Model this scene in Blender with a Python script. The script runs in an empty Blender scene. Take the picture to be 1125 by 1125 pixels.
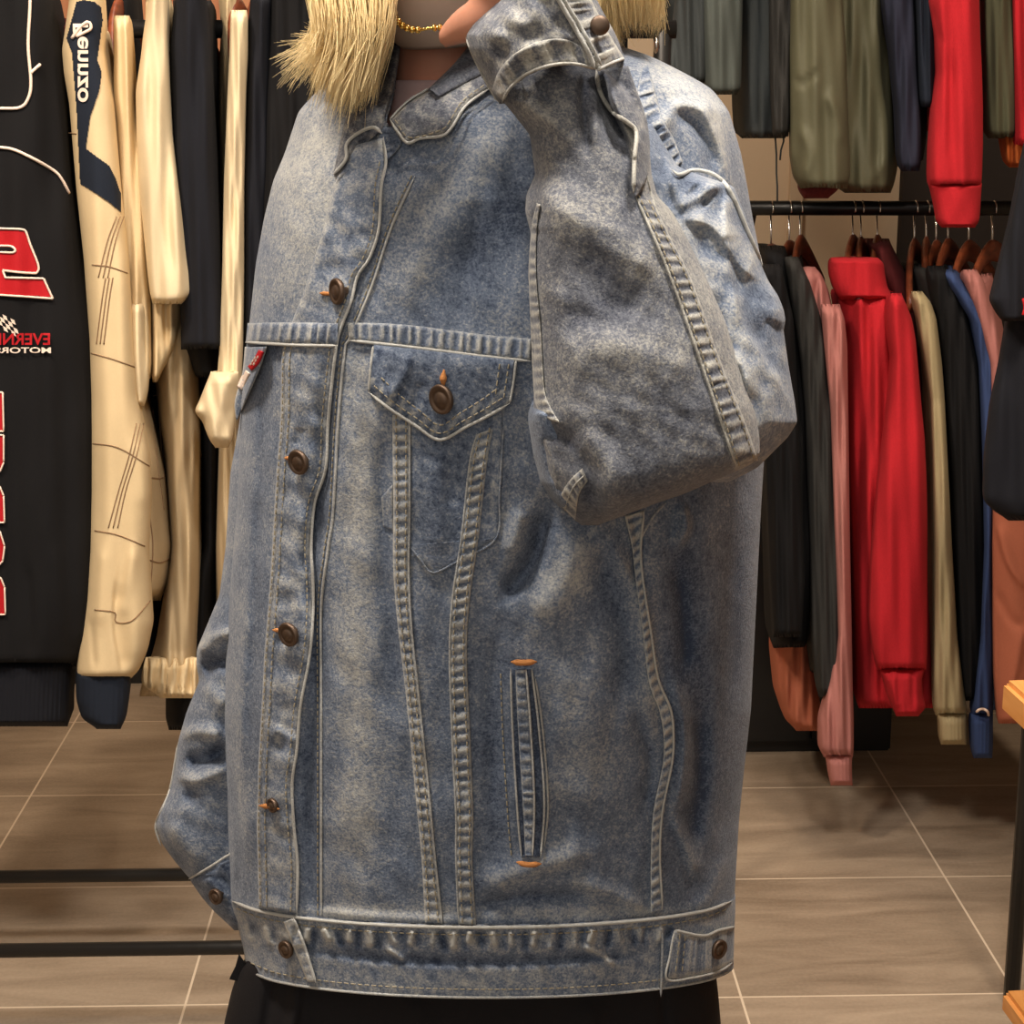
import bpy, math, random
import numpy as np
from mathutils import Vector, Matrix, Euler

R = math.radians
rng = np.random.default_rng(7)
random.seed(7)
SC = bpy.context.scene
COL = SC.collection

# ------------------------------------------------------------------ camera, world, lights, exposure
F = 2000.0
CH = 1.40
PITCH = math.atan(477.5 / F)
YAW = math.atan(57.5 / F)
cam_d = bpy.data.cameras.new('camera')
cam = bpy.data.objects.new('camera', cam_d)
COL.objects.link(cam)
cam.location = (0, 0, CH)
cam.rotation_euler = Euler((math.pi / 2 - PITCH, 0, -YAW), 'XYZ')
cam_d.sensor_width = 36.0
cam_d.lens = 36.0 * F / 1125.0
cam_d.clip_start = 0.02
SC.camera = cam
RM = np.array(cam.rotation_euler.to_matrix())

SC.view_settings.view_transform = 'Standard'
SC.view_settings.look = 'None'
SC.view_settings.gamma = 1.0
SC.view_settings.exposure = 0.0
SC.view_settings.use_curve_mapping = False

world = bpy.data.worlds.new('world')
SC.world = world
world.use_nodes = True
world.node_tree.nodes['Background'].inputs[0].default_value = (1.0, 0.93, 0.84, 1)
world.node_tree.nodes['Background'].inputs[1].default_value = 0.30


def area(name, loc, size, power, col, aim, spread=180):
    d = bpy.data.lights.new(name, 'AREA')
    d.shape = 'DISK'
    d.size = size
    d.energy = power
    d.color = col
    d.spread = R(spread)
    o = bpy.data.objects.new(name, d)
    COL.objects.link(o)
    o.location = loc
    o.rotation_euler = (Vector(aim) - Vector(loc)).to_track_quat('-Z', 'Y').to_euler()
    return o


WARM = (1.0, 0.83, 0.66)
NEUT = (1.0, 0.93, 0.86)
area('ceiling_spot', (0.38, 0.95, 2.75), 0.30, 17, NEUT, (0.05, 1.4, 1.2), 120)
area('ceiling_spot', (-0.55, 0.95, 2.8), 0.30, 13, NEUT, (-0.1, 1.45, 1.2), 120)
area('ceiling_spot', (0.15, 1.9, 2.8), 0.25, 7, NEUT, (0.05, 1.45, 1.2), 140)
area('ceiling_spot', (-0.95, 1.35, 2.8), 0.25, 19, WARM, (-0.75, 2.8, 1.0), 120)
area('ceiling_spot', (0.9, 1.5, 2.8), 0.25, 13, WARM, (0.9, 3.3, 0.8), 120)
area('ceiling_spot', (0.1, 2.9, 2.8), 0.3, 12, WARM, (0.1, 3.4, 0.0), 150)
area('shop_ceiling_panel', (-0.7, -0.3, 2.75), 2.0, 17, NEUT, (0.0, 2.2, 0.6), 180)  # added large soft fill for gentler shading, not a known panel

area('shopfront_light', (-0.35, -1.9, 1.75), 1.4, 9, NEUT, (0.0, 1.4, 1.15), 160)  # added frontal fill, lifts the dark neck and flattens the shading


# ------------------------------------------------------------------ geometry of the view
def W(px, py, Y):
    """world point on the vertical plane y=Y that the photo shows at px,py"""
    px, py, Y = np.broadcast_arrays(np.asarray(px, float), np.asarray(py, float), np.asarray(Y, float))
    d = np.stack([(px - 562.5) / F, -(py - 562.5) / F, -np.ones_like(px)], -1) @ RM.T
    k = Y / d[..., 1]
    return d * k[..., None] + np.array([0, 0, CH])


def floor_y(py, px=562.5):
    d = RM @ np.array([(px - 562.5) / F, -(py - 562.5) / F, -1.0])
    return d[1] * (-CH / d[2])


def catmull(pts, n):
    P = np.asarray(pts, float)
    if len(P) == 2:
        t = np.linspace(0, 1, n)[:, None]
        return P[0] * (1 - t) + P[1] * t
    Q = np.vstack([2 * P[0] - P[1], P, 2 * P[-1] - P[-2]])
    out = []
    m = 16
    for i in range(1, len(Q) - 2):
        a, b, c, d = Q[i - 1], Q[i], Q[i + 1], Q[i + 2]
        for k in range(m):
            t = k / m
            out.append(0.5 * ((2 * b) + (c - a) * t + (2 * a - 5 * b + 4 * c - d) * t * t + (3 * b - 3 * c + d - a) * t ** 3))
    out.append(P[-1])
    out = np.array(out)
    s = np.concatenate([[0], np.cumsum(np.linalg.norm(np.diff(out, axis=0), axis=1))])
    q = np.linspace(0, s[-1], n)
    return np.stack([np.interp(q, s, out[:, k]) for k in range(out.shape[1])], -1)


def lerp_tab(tab, q):
    if np.isscalar(tab):
        return np.full_like(np.asarray(q, float), tab)
    t = np.asarray(tab, float)
    return np.interp(q, t[:, 0], t[:, 1])


def wob(seed, scale):
    """smooth 2D noise made of a few sines"""
    r = np.random.default_rng(seed)
    a = r.uniform(0, 2 * math.pi, 9)
    k = r.uniform(0.5, 1.7, 9) * 2 * math.pi / scale
    ph = r.uniform(0, 6.28, 9)

    def f(x, y):
        s = 0
        for i in range(9):
            s = s + np.sin((x * math.cos(a[i]) + y * math.sin(a[i])) * k[i] + ph[i])
        return s / 4.0
    return f


def poly_dist(poly, x, y):
    """signed-ish distance to a polyline and the place 0..1 along it"""
    P = catmull(poly, max(6, len(poly) * 4))
    best = np.full(x.shape, 1e9)
    sg = np.ones(x.shape)
    tt = np.zeros(x.shape)
    n = len(P) - 1
    for i in range(n):
        ax, ay = P[i]
        dx, dy = P[i + 1] - P[i]
        L = dx * dx + dy * dy + 1e-9
        t = np.clip(((x - ax) * dx + (y - ay) * dy) / L, 0, 1)
        rx, ry = x - ax - t * dx, y - ay - t * dy
        d = np.hypot(rx, ry)
        m = d < best
        best = np.where(m, d, best)
        sg = np.where(m, np.sign(dx * ry - dy * rx), sg)
        tt = np.where(m, (i + t) / n, tt)
    return best, sg, tt


def folds(lst, x, y):
    """lst: (polyline, width on its left, width on its right, height in mm)"""
    D = np.zeros(np.shape(x))
    for pl, wa, wb, amp in lst:
        P = np.asarray(pl, float)
        w = max(wa, wb) * 2.6
        m = (x > P[:, 0].min() - w) & (x < P[:, 0].max() + w) & (y > P[:, 1].min() - w) & (y < P[:, 1].max() + w)
        if not m.any():
            continue
        d, s, t = poly_dist(pl, x[m], y[m])
        ww = np.where(s > 0, wa, wb)
        D[m] += amp * 0.001 * np.exp(-(d / ww) ** 2) * np.clip(np.minimum(t, 1 - t) * 5 + 0.25, 0, 1)
    return D


# ------------------------------------------------------------------ object helpers
def link(name, me, mat=None, parent=None):
    o = bpy.data.objects.new(name, me)
    COL.objects.link(o)
    if mat is not None and hasattr(me, 'materials'):
        me.materials.append(mat)
    if parent is not None:
        o.parent = parent
        o.matrix_parent_inverse = parent.matrix_world.inverted() if parent.type != 'EMPTY' else Matrix.Translation(-parent.location)
    return o


def mesh(name, V, Fc, mat=None, parent=None, smooth=True, wear=None):
    me = bpy.data.meshes.new(name)
    V = np.asarray(V, float)
    me.from_pydata(V.tolist(), [], Fc)
    if smooth:
        me.polygons.foreach_set('use_smooth', [True] * len(me.polygons))
    if wear is not None:
        at = me.attributes.new('wear', 'FLOAT', 'POINT')
        at.data.foreach_set('value', np.asarray(wear, np.float32).ravel())
    me.update()
    return link(name, me, mat, parent)


def tag(o, label=None, cat=None, group=None, kind=None):
    if label:
        o['label'] = label
    if cat:
        o['category'] = cat
    if group:
        o['group'] = group
    if kind:
        o['kind'] = kind
    return o


def thing(name, label, cat, loc, group=None):
    o = bpy.data.objects.new(name, None)
    o.empty_display_size = 0.05
    COL.objects.link(o)
    o.location = Vector([float(c) for c in loc])
    return tag(o, label, cat, group)


def grid_faces(n, m, off=0, flip=False):
    f = []
    for i in range(n - 1):
        for j in range(m - 1):
            a = off + i * m + j
            q = (a, a + 1, a + m + 1, a + m)
            f.append(q[::-1] if flip else q)
    return f


def box_vf(x0, x1, y0, y1, z0, z1, b=0.0):
    import bmesh
    bm = bmesh.new()
    bmesh.ops.create_cube(bm, size=1)
    for v in bm.verts:
        v.co = Vector(((x0 + x1) / 2 + v.co.x * (x1 - x0), (y0 + y1) / 2 + v.co.y * (y1 - y0), (z0 + z1) / 2 + v.co.z * (z1 - z0)))
    if b > 0:
        bmesh.ops.bevel(bm, geom=list(bm.edges), offset=b, segments=2, affect='EDGES')
    V = [tuple(v.co) for v in bm.verts]
    bm.verts.index_update()
    Fc = [tuple(v.index for v in f.verts) for f in bm.faces]
    bm.free()
    return V, Fc


def box(name, x0, x1, y0, y1, z0, z1, mat, parent=None, b=0.0):
    V, Fc = box_vf(x0, x1, y0, y1, z0, z1, b)
    return mesh(name, V, Fc, mat, parent, smooth=False)


def tube_vf(pts, rad, sides=10, off=0, close=True):
    P = np.asarray(pts, float)
    n = len(P)
    rad = np.broadcast_to(np.asarray(rad, float), (n,))
    T = np.gradient(P, axis=0)
    T /= np.linalg.norm(T, axis=1)[:, None] + 1e-12
    V = []
    up = np.array([0.0, 0.0, 1.0]) if abs(T[0, 2]) < 0.9 else np.array([1.0, 0, 0])
    nrm = np.cross(T[0], up)
    nrm /= np.linalg.norm(nrm)
    for i in range(n):
        nrm = nrm - T[i] * np.dot(nrm, T[i])
        nrm /= np.linalg.norm(nrm) + 1e-12
        bn = np.cross(T[i], nrm)
        for k in range(sides):
            a = 2 * math.pi * k / sides
            V.append(P[i] + rad[i] * (math.cos(a) * nrm + math.sin(a) * bn))
    Fc = []
    for i in range(n - 1):
        for k in range(sides):
            a = off + i * sides + k
            b = off + i * sides + (k + 1) % sides
            Fc.append((a, a + sides, b + sides, b))
    if close:
        Fc.append(tuple(off + k for k in range(sides)))
        Fc.append(tuple(off + (n - 1) * sides + k for k in range(sides))[::-1])
    return V, Fc


def tube(name, pts, rad, mat, parent=None, sides=10, wear=None):
    V, Fc = tube_vf(pts, rad, sides)
    return mesh(name, V, Fc, mat, parent, True, None if wear is None else np.full(len(V), wear))


# ------------------------------------------------------------------ materials
def srgb(r, g, b):
    def c(v):
        v = v / 255.0
        return v / 12.92 if v <= 0.04045 else ((v + 0.055) / 1.055) ** 2.4
    return (c(r), c(g), c(b), 1)


def new_mat(name):
    m = bpy.data.materials.new(name)
    m.use_nodes = True
    nt = m.node_tree
    return m, nt, nt.nodes, nt.links, nt.nodes['Principled BSDF']


def N(nt, kind, **kw):
    n = nt.nodes.new(kind)
    for k, v in kw.items():
        if k.startswith('i_'):
            key = k[2:]
            key = int(key) if key.isdigit() else key
            n.inputs[key].default_value = v
        else:
            setattr(n, k, v)
    return n


def fabric(name, col, var=0.18, scale=260, rough=0.9, bump=0.25, sheen=0.0, big=14, bigvar=0.12):
    m, nt, ns, ls, bs = new_mat(name)
    co = N(nt, 'ShaderNodeTexCoord')
    n1 = N(nt, 'ShaderNodeTexNoise', i_Scale=scale, i_Detail=4.0, i_Roughness=0.7)
    n2 = N(nt, 'ShaderNodeTexNoise', i_Scale=big, i_Detail=3.0)
    ls.new(co.outputs['Object'], n1.inputs['Vector'])
    ls.new(co.outputs['Object'], n2.inputs['Vector'])
    a = N(nt, 'ShaderNodeMath', operation='MULTIPLY_ADD', i_1=var * 2, i_2=1 - var)
    ls.new(n1.outputs['Fac'], a.inputs[0])
    b = N(nt, 'ShaderNodeMath', operation='MULTIPLY_ADD', i_1=bigvar * 2, i_2=1 - bigvar)
    ls.new(n2.outputs['Fac'], b.inputs[0])
    c = N(nt, 'ShaderNodeMath', operation='MULTIPLY')
    ls.new(a.outputs[0], c.inputs[0])
    ls.new(b.outputs[0], c.inputs[1])
    v = N(nt, 'ShaderNodeVectorMath', operation='SCALE')
    v.inputs[0].default_value = col[:3]
    ls.new(c.outputs[0], v.inputs['Scale'])
    ls.new(v.outputs[0], bs.inputs['Base Color'])
    bs.inputs['Roughness'].default_value = rough
    bs.inputs['Specular IOR Level'].default_value = 0.25
    if sheen:
        bs.inputs['Sheen Weight'].default_value = sheen
        bs.inputs['Sheen Roughness'].default_value = 0.5
    bp = N(nt, 'ShaderNodeBump', i_Strength=bump, i_Distance=0.002)
    ls.new(n1.outputs['Fac'], bp.inputs['Height'])
    ls.new(bp.outputs[0], bs.inputs['Normal'])
    return m


def plain(name, col, rough=0.5, metal=0.0, spec=0.5):
    m, nt, ns, ls, bs = new_mat(name)
    bs.inputs['Base Color'].default_value = col
    bs.inputs['Roughness'].default_value = rough
    bs.inputs['Metallic'].default_value = metal
    bs.inputs['Specular IOR Level'].default_value = spec
    n1 = N(nt, 'ShaderNodeTexNoise', i_Scale=60.0, i_Detail=3.0)
    co = N(nt, 'ShaderNodeTexCoord')
    ls.new(co.outputs['Object'], n1.inputs['Vector'])
    r = N(nt, 'ShaderNodeMapRange')
    r.inputs['To Min'].default_value = max(0, rough - 0.08)
    r.inputs['To Max'].default_value = min(1, rough + 0.08)
    ls.new(n1.outputs['Fac'], r.inputs['Value'])
    ls.new(r.outputs[0], bs.inputs['Roughness'])
    return m


def denim(name, dark, mid, pale, shift=0.0):
    """washed denim: grainy indigo, faded where the 'wear' attribute is high"""
    m, nt, ns, ls, bs = new_mat(name)
    co = N(nt, 'ShaderNodeTexCoord')
    g = N(nt, 'ShaderNodeTexNoise', i_Scale=520.0, i_Detail=3.0, i_Roughness=0.65, i_Distortion=0.4)
    g2 = N(nt, 'ShaderNodeTexNoise', i_Scale=190.0, i_Detail=3.0, i_Roughness=0.6)
    b = N(nt, 'ShaderNodeTexNoise', i_Scale=22.0, i_Detail=3.0)
    at = N(nt, 'ShaderNodeAttribute', attribute_name='wear')
    for q in (g, g2, b):
        ls.new(co.outputs['Object'], q.inputs['Vector'])
    s1 = N(nt, 'ShaderNodeMath', operation='MULTIPLY_ADD', i_1=1.15, i_2=-0.575)
    ls.new(g.outputs['Fac'], s1.inputs[0])
    s2 = N(nt, 'ShaderNodeMath', operation='MULTIPLY_ADD', i_1=0.6, i_2=-0.30)
    ls.new(g2.outputs['Fac'], s2.inputs[0])
    s3 = N(nt, 'ShaderNodeMath', operation='MULTIPLY_ADD', i_1=0.35, i_2=0.25 + shift)
    ls.new(b.outputs['Fac'], s3.inputs[0])
    t = N(nt, 'ShaderNodeMath', operation='ADD')
    ls.new(s1.outputs[0], t.inputs[0])
    ls.new(s2.outputs[0], t.inputs[1])
    t2 = N(nt, 'ShaderNodeMath', operation='ADD')
    ls.new(t.outputs[0], t2.inputs[0])
    ls.new(s3.outputs[0], t2.inputs[1])
    t3 = N(nt, 'ShaderNodeMath', operation='ADD')
    ls.new(t2.outputs[0], t3.inputs[0])
    ls.new(at.outputs['Fac'], t3.inputs[1])
    cr = N(nt, 'ShaderNodeValToRGB')
    e = cr.color_ramp.elements
    e[0].position = 0.05
    e[0].color = dark
    e[1].position = 0.95
    e[1].color = pale
    k = e.new(0.45)
    k.color = mid
    ls.new(t3.outputs[0], cr.inputs['Fac'])
    ls.new(cr.outputs['Color'], bs.inputs['Base Color'])
    bs.inputs['Roughness'].default_value = 0.88
    bs.inputs['Specular IOR Level'].default_value = 0.2
    bs.inputs['Sheen Weight'].default_value = 0.15
    bp = N(nt, 'ShaderNodeBump', i_Strength=0.5, i_Distance=0.0012)
    ls.new(t.outputs[0], bp.inputs['Height'])
    ls.new(bp.outputs[0], bs.inputs['Normal'])
    return m


M = {}
M['denim'] = denim('washed_denim', srgb(50, 60, 79), srgb(103, 113, 129), srgb(180, 178, 170))
M['denim_sleeve'] = denim('greyed_denim', srgb(50, 54, 66), srgb(100, 102, 108), srgb(176, 172, 160))
M['thread'] = fabric('tan_thread', srgb(158, 148, 126), 0.1, 900)
M['orange_thread'] = fabric('orange_thread', srgb(186, 124, 72), 0.1, 900)
M['brass'] = plain('aged_brass', srgb(98, 80, 66), 0.5, 0.75)
M['gold'] = plain('gold', srgb(240, 200, 110), 0.16, 1.0)
M['steel'] = plain('chrome', srgb(205, 200, 195), 0.22, 1.0)
M['black_metal'] = plain('black_metal', srgb(30, 29, 28), 0.4, 0.3)
M['skin'] = fabric('skin', srgb(202, 142, 116), 0.05, 300, 0.55, 0.06, 0, 18, 0.05)
M['skin'].node_tree.nodes['Principled BSDF'].inputs['Subsurface Weight'].default_value = 0.12
M['skin'].node_tree.nodes['Principled BSDF'].inputs['Subsurface Radius'].default_value = (0.02, 0.008, 0.004)
M['mask'] = fabric('beige_mask', srgb(196, 176, 160), 0.03, 500, 0.8, 0.05)
M['tee'] = fabric('pink_tee', srgb(196, 168, 165), 0.06, 500)
M['trousers'] = fabric('black_trousers', srgb(24, 22, 24), 0.2, 500, 0.85)
M['shoe'] = plain('shoe', srgb(40, 40, 42), 0.6)
M['hair'] = fabric('blond_hair', srgb(246, 220, 164), 0.06, 120, 0.36, 0.0, 0, 40, 0.12)
M['black'] = fabric('black_cotton', srgb(17, 16, 17), 0.15, 400, 0.9, 0.25, 0.0)
M['ink'] = fabric('ink_cotton', srgb(22, 23, 29), 0.15, 400)
M['charcoal'] = fabric('charcoal_fleece', srgb(46, 45, 43), 0.2, 300)
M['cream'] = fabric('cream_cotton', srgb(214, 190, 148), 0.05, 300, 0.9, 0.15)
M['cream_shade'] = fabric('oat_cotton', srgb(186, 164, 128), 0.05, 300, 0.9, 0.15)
M['ivory'] = fabric('ivory_cotton', srgb(222, 202, 164), 0.05, 300, 0.9, 0.15)
M['navy'] = fabric('navy_cotton', srgb(28, 34, 45), 0.1, 400)
M['red'] = fabric('red_fleece', srgb(182, 34, 42), 0.16, 240, 0.95, 0.4, 0.0)
M['red_emblem'] = fabric('red_emblem', srgb(176, 22, 30), 0.06, 400, 0.7)
M['white_emblem'] = fabric('white_emblem', srgb(236, 214, 196), 0.05, 400, 0.7)
M['pink'] = fabric('dusty_pink', srgb(172, 112, 104), 0.1, 300)
M['salmon'] = fabric('salmon', srgb(178, 104, 78), 0.1, 300)
M['beige'] = fabric('beige_fleece', srgb(164, 148, 112), 0.1, 260)
M['blue'] = fabric('blue_fleece', srgb(52, 68, 106), 0.1, 260)
M['grey_green'] = fabric('grey_green', srgb(78, 83, 78), 0.1, 260)
M['slate'] = fabric('slate', srgb(58, 62, 62), 0.14, 260)
M['olive'] = fabric('olive_nylon', srgb(88, 86, 66), 0.08, 160, 0.62, 0.15)
M['olive_shirt'] = fabric('olive_shirt', srgb(78, 78, 58), 0.1, 260)
M['midnight'] = fabric('midnight_wool', srgb(38, 40, 54), 0.1, 260)
M['maroon'] = fabric('maroon_rib', srgb(92, 34, 34), 0.1, 260)
M['orange'] = fabric('orange_cloth', srgb(180, 92, 40), 0.1, 260)
M['seam_brown'] = fabric('brown_seam', srgb(140, 112, 84), 0.1, 400)


def wood_mat(name, a, b, sc=(3, 40, 40), rough=0.45):
    m, nt, ns, ls, bs = new_mat(name)
    co = N(nt, 'ShaderNodeTexCoord')
    mp = N(nt, 'ShaderNodeMapping')
    mp.inputs['Scale'].default_value = sc
    n1 = N(nt, 'ShaderNodeTexNoise', i_Scale=1.0, i_Detail=5.0, i_Distortion=1.2)
    ls.new(co.outputs['Object'], mp.inputs['Vector'])
    ls.new(mp.outputs[0], n1.inputs['Vector'])
    cr = N(nt, 'ShaderNodeValToRGB')
    cr.color_ramp.elements[0].position = 0.3
    cr.color_ramp.elements[0].color = a
    cr.color_ramp.elements[1].position = 0.72
    cr.color_ramp.elements[1].color = b
    ls.new(n1.outputs['Fac'], cr.inputs['Fac'])
    ls.new(cr.outputs['Color'], bs.inputs['Base Color'])
    bs.inputs['Roughness'].default_value = rough
    return m


M['hanger_wood'] = wood_mat('hanger_wood', srgb(92, 42, 24), srgb(140, 72, 42), (20, 20, 60))
M['table_wood'] = wood_mat('table_wood', srgb(206, 136, 66), srgb(226, 160, 92), (40, 3, 40))
M['panel_wood'] = wood_mat('panel_wood', srgb(176, 108, 66), srgb(206, 138, 92), (30, 30, 2))

# ------------------------------------------------------------------ setting
FY = floor_y(969)
FY2 = floor_y(1099)
TY = FY - FY2
TX = 0.433 * CH / 1.4


def floor_mat():
    m, nt, ns, ls, bs = new_mat('slate_floor_tiles')
    co = N(nt, 'ShaderNodeTexCoord')
    sp = N(nt, 'ShaderNodeSeparateXYZ')
    ls.new(co.outputs['Object'], sp.inputs[0])

    def line(out, period, off, w):
        a = N(nt, 'ShaderNodeMath', operation='SUBTRACT', i_1=off)
        ls.new(out, a.inputs[0])
        p = N(nt, 'ShaderNodeMath', operation='PINGPONG', i_1=period / 2)
        ls.new(a.outputs[0], p.inputs[0])
        q = N(nt, 'ShaderNodeMath', operation='LESS_THAN', i_1=w)
        ls.new(p.outputs[0], q.inputs[0])
        return q
    lx = line(sp.outputs[0], TX, 0.0, 0.0019)
    ly = line(sp.outputs[1], TY, FY, 0.0019)
    mx = N(nt, 'ShaderNodeMath', operation='MAXIMUM')
    ls.new(lx.outputs[0], mx.inputs[0])
    ls.new(ly.outputs[0], mx.inputs[1])
    # per-tile tone
    dx = N(nt, 'ShaderNodeMath', operation='DIVIDE', i_1=TX)
    ls.new(sp.outputs[0], dx.inputs[0])
    fx = N(nt, 'ShaderNodeMath', operation='FLOOR')
    ls.new(dx.outputs[0], fx.inputs[0])
    sy = N(nt, 'ShaderNodeMath', operation='SUBTRACT', i_1=FY)
    ls.new(sp.outputs[1], sy.inputs[0])
    dy = N(nt, 'ShaderNodeMath', operation='DIVIDE', i_1=TY)
    ls.new(sy.outputs[0], dy.inputs[0])
    fy = N(nt, 'ShaderNodeMath', operation='FLOOR')
    ls.new(dy.outputs[0], fy.inputs[0])
    cb = N(nt, 'ShaderNodeCombineXYZ')
    ls.new(fx.outputs[0], cb.inputs[0])
    ls.new(fy.outputs[0], cb.inputs[1])
    wn = N(nt, 'ShaderNodeTexWhiteNoise')
    ls.new(cb.outputs[0], wn.inputs['Vector'])
    mp = N(nt, 'ShaderNodeMapping')
    mp.inputs['Scale'].default_value = (2.0, 9, 1)
    ls.new(co.outputs['Object'], mp.inputs['Vector'])
    n1 = N(nt, 'ShaderNodeTexNoise', i_Scale=1.6, i_Detail=6.0, i_Roughness=0.6, i_Distortion=0.6)
    ls.new(mp.outputs[0], n1.inputs['Vector'])
    n2 = N(nt, 'ShaderNodeTexNoise', i_Scale=160.0, i_Detail=3.0)
    ls.new(co.outputs['Object'], n2.inputs['Vector'])
    a = N(nt, 'ShaderNodeMath', operation='MULTIPLY_ADD', i_1=0.16, i_2=-0.08)
    ls.new(wn.outputs[0], a.inputs[0])
    b = N(nt, 'ShaderNodeMath', operation='MULTIPLY_ADD', i_1=0.25, i_2=-0.12)
    ls.new(n2.outputs['Fac'], b.inputs[0])
    s = N(nt, 'ShaderNodeMath', operation='ADD')
    ls.new(a.outputs[0], s.inputs[0])
    ls.new(b.outputs[0], s.inputs[1])
    s2 = N(nt, 'ShaderNodeMath', operation='ADD')
    ls.new(s.outputs[0], s2.inputs[0])
    ls.new(n1.outputs['Fac'], s2.inputs[1])
    cr = N(nt, 'ShaderNodeValToRGB')
    e = cr.color_ramp.elements
    e[0].position = 0.25
    e[0].color = srgb(122, 106, 88)
    e[1].position = 0.8
    e[1].color = srgb(172, 154, 132)
    ls.new(s2.outputs[0], cr.inputs['Fac'])
    mix = N(nt, 'ShaderNodeMix', data_type='RGBA')
    ls.new(mx.outputs[0], mix.inputs['Factor'])
    ls.new(cr.outputs['Color'], mix.inputs[6])
    mix.inputs[7].default_value = srgb(204, 186, 162)
    ls.new(mix.outputs[2], bs.inputs['Base Color'])
    bs.inputs['Roughness'].default_value = 0.5
    bp = N(nt, 'ShaderNodeBump', i_Strength=0.12, i_Distance=0.003)
    ls.new(n2.outputs['Fac'], bp.inputs['Height'])
    ls.new(bp.outputs[0], bs.inputs['Normal'])
    return m


M['floor'] = floor_mat()
M['wall'] = fabric('wall_paint', srgb(206, 184, 156), 0.03, 80, 0.9, 0.1, 0, 3, 0.06)
M['wall_dark'] = fabric('dark_wall_paint', srgb(46, 40, 37), 0.05, 80)
M['ceiling'] = fabric('ceiling_paint', srgb(120, 112, 104), 0.05, 40)
WY = 4.15
LX, RX, NY, HZ = -2.6, 2.6, -2.2, 2.95
tag(box('floor', LX, RX, NY, WY + .1, -0.1, 0, M['floor']), kind='structure')
tag(box('ceiling', LX, RX, NY, WY + .1, HZ, HZ + 0.1, M['ceiling']), kind='structure')
tag(box('wall_back', LX, RX, WY, WY + 0.1, 0, HZ, M['wall']), kind='structure')
tag(box('wall_left', LX - 0.1, LX, NY, WY + .1, 0, HZ, M['wall']), kind='structure')
tag(box('wall_right', RX, RX + 0.1, NY, WY + .1, 0, HZ, M['wall']), kind='structure')
tag(box('baseboard_back', LX, RX, WY - 0.015, WY, 0, 0.07, M['black_metal']), kind='structure')
xd = float(W(987, 300, WY - .03)[0])
tag(box('trim_1', xd, RX, WY - 0.03, WY, 0.07, HZ, M['wall_dark']), kind='structure')
xj = float(W(873, 300, WY - .03)[0])
tag(box('trim_2', xj - .015, xj + .015, WY - 0.02, WY, 0.07, HZ, M['wall']), kind='structure')
# orange timber boards on the wall behind the left rail
x0, x1 = float(W(-140, 0, WY - .04)[0]), float(W(330, 0, WY - .04)[0])
zb = float(W(200, 84, WY - .04)[2])
brd = box('wall_board', x0, x1, WY - 0.04, WY - .001, zb, 2.3, M['panel_wood'], b=0.004)
tag(brd, 'orange timber board on the back wall, seen between the clothes on the left rail', 'wall board')


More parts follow.
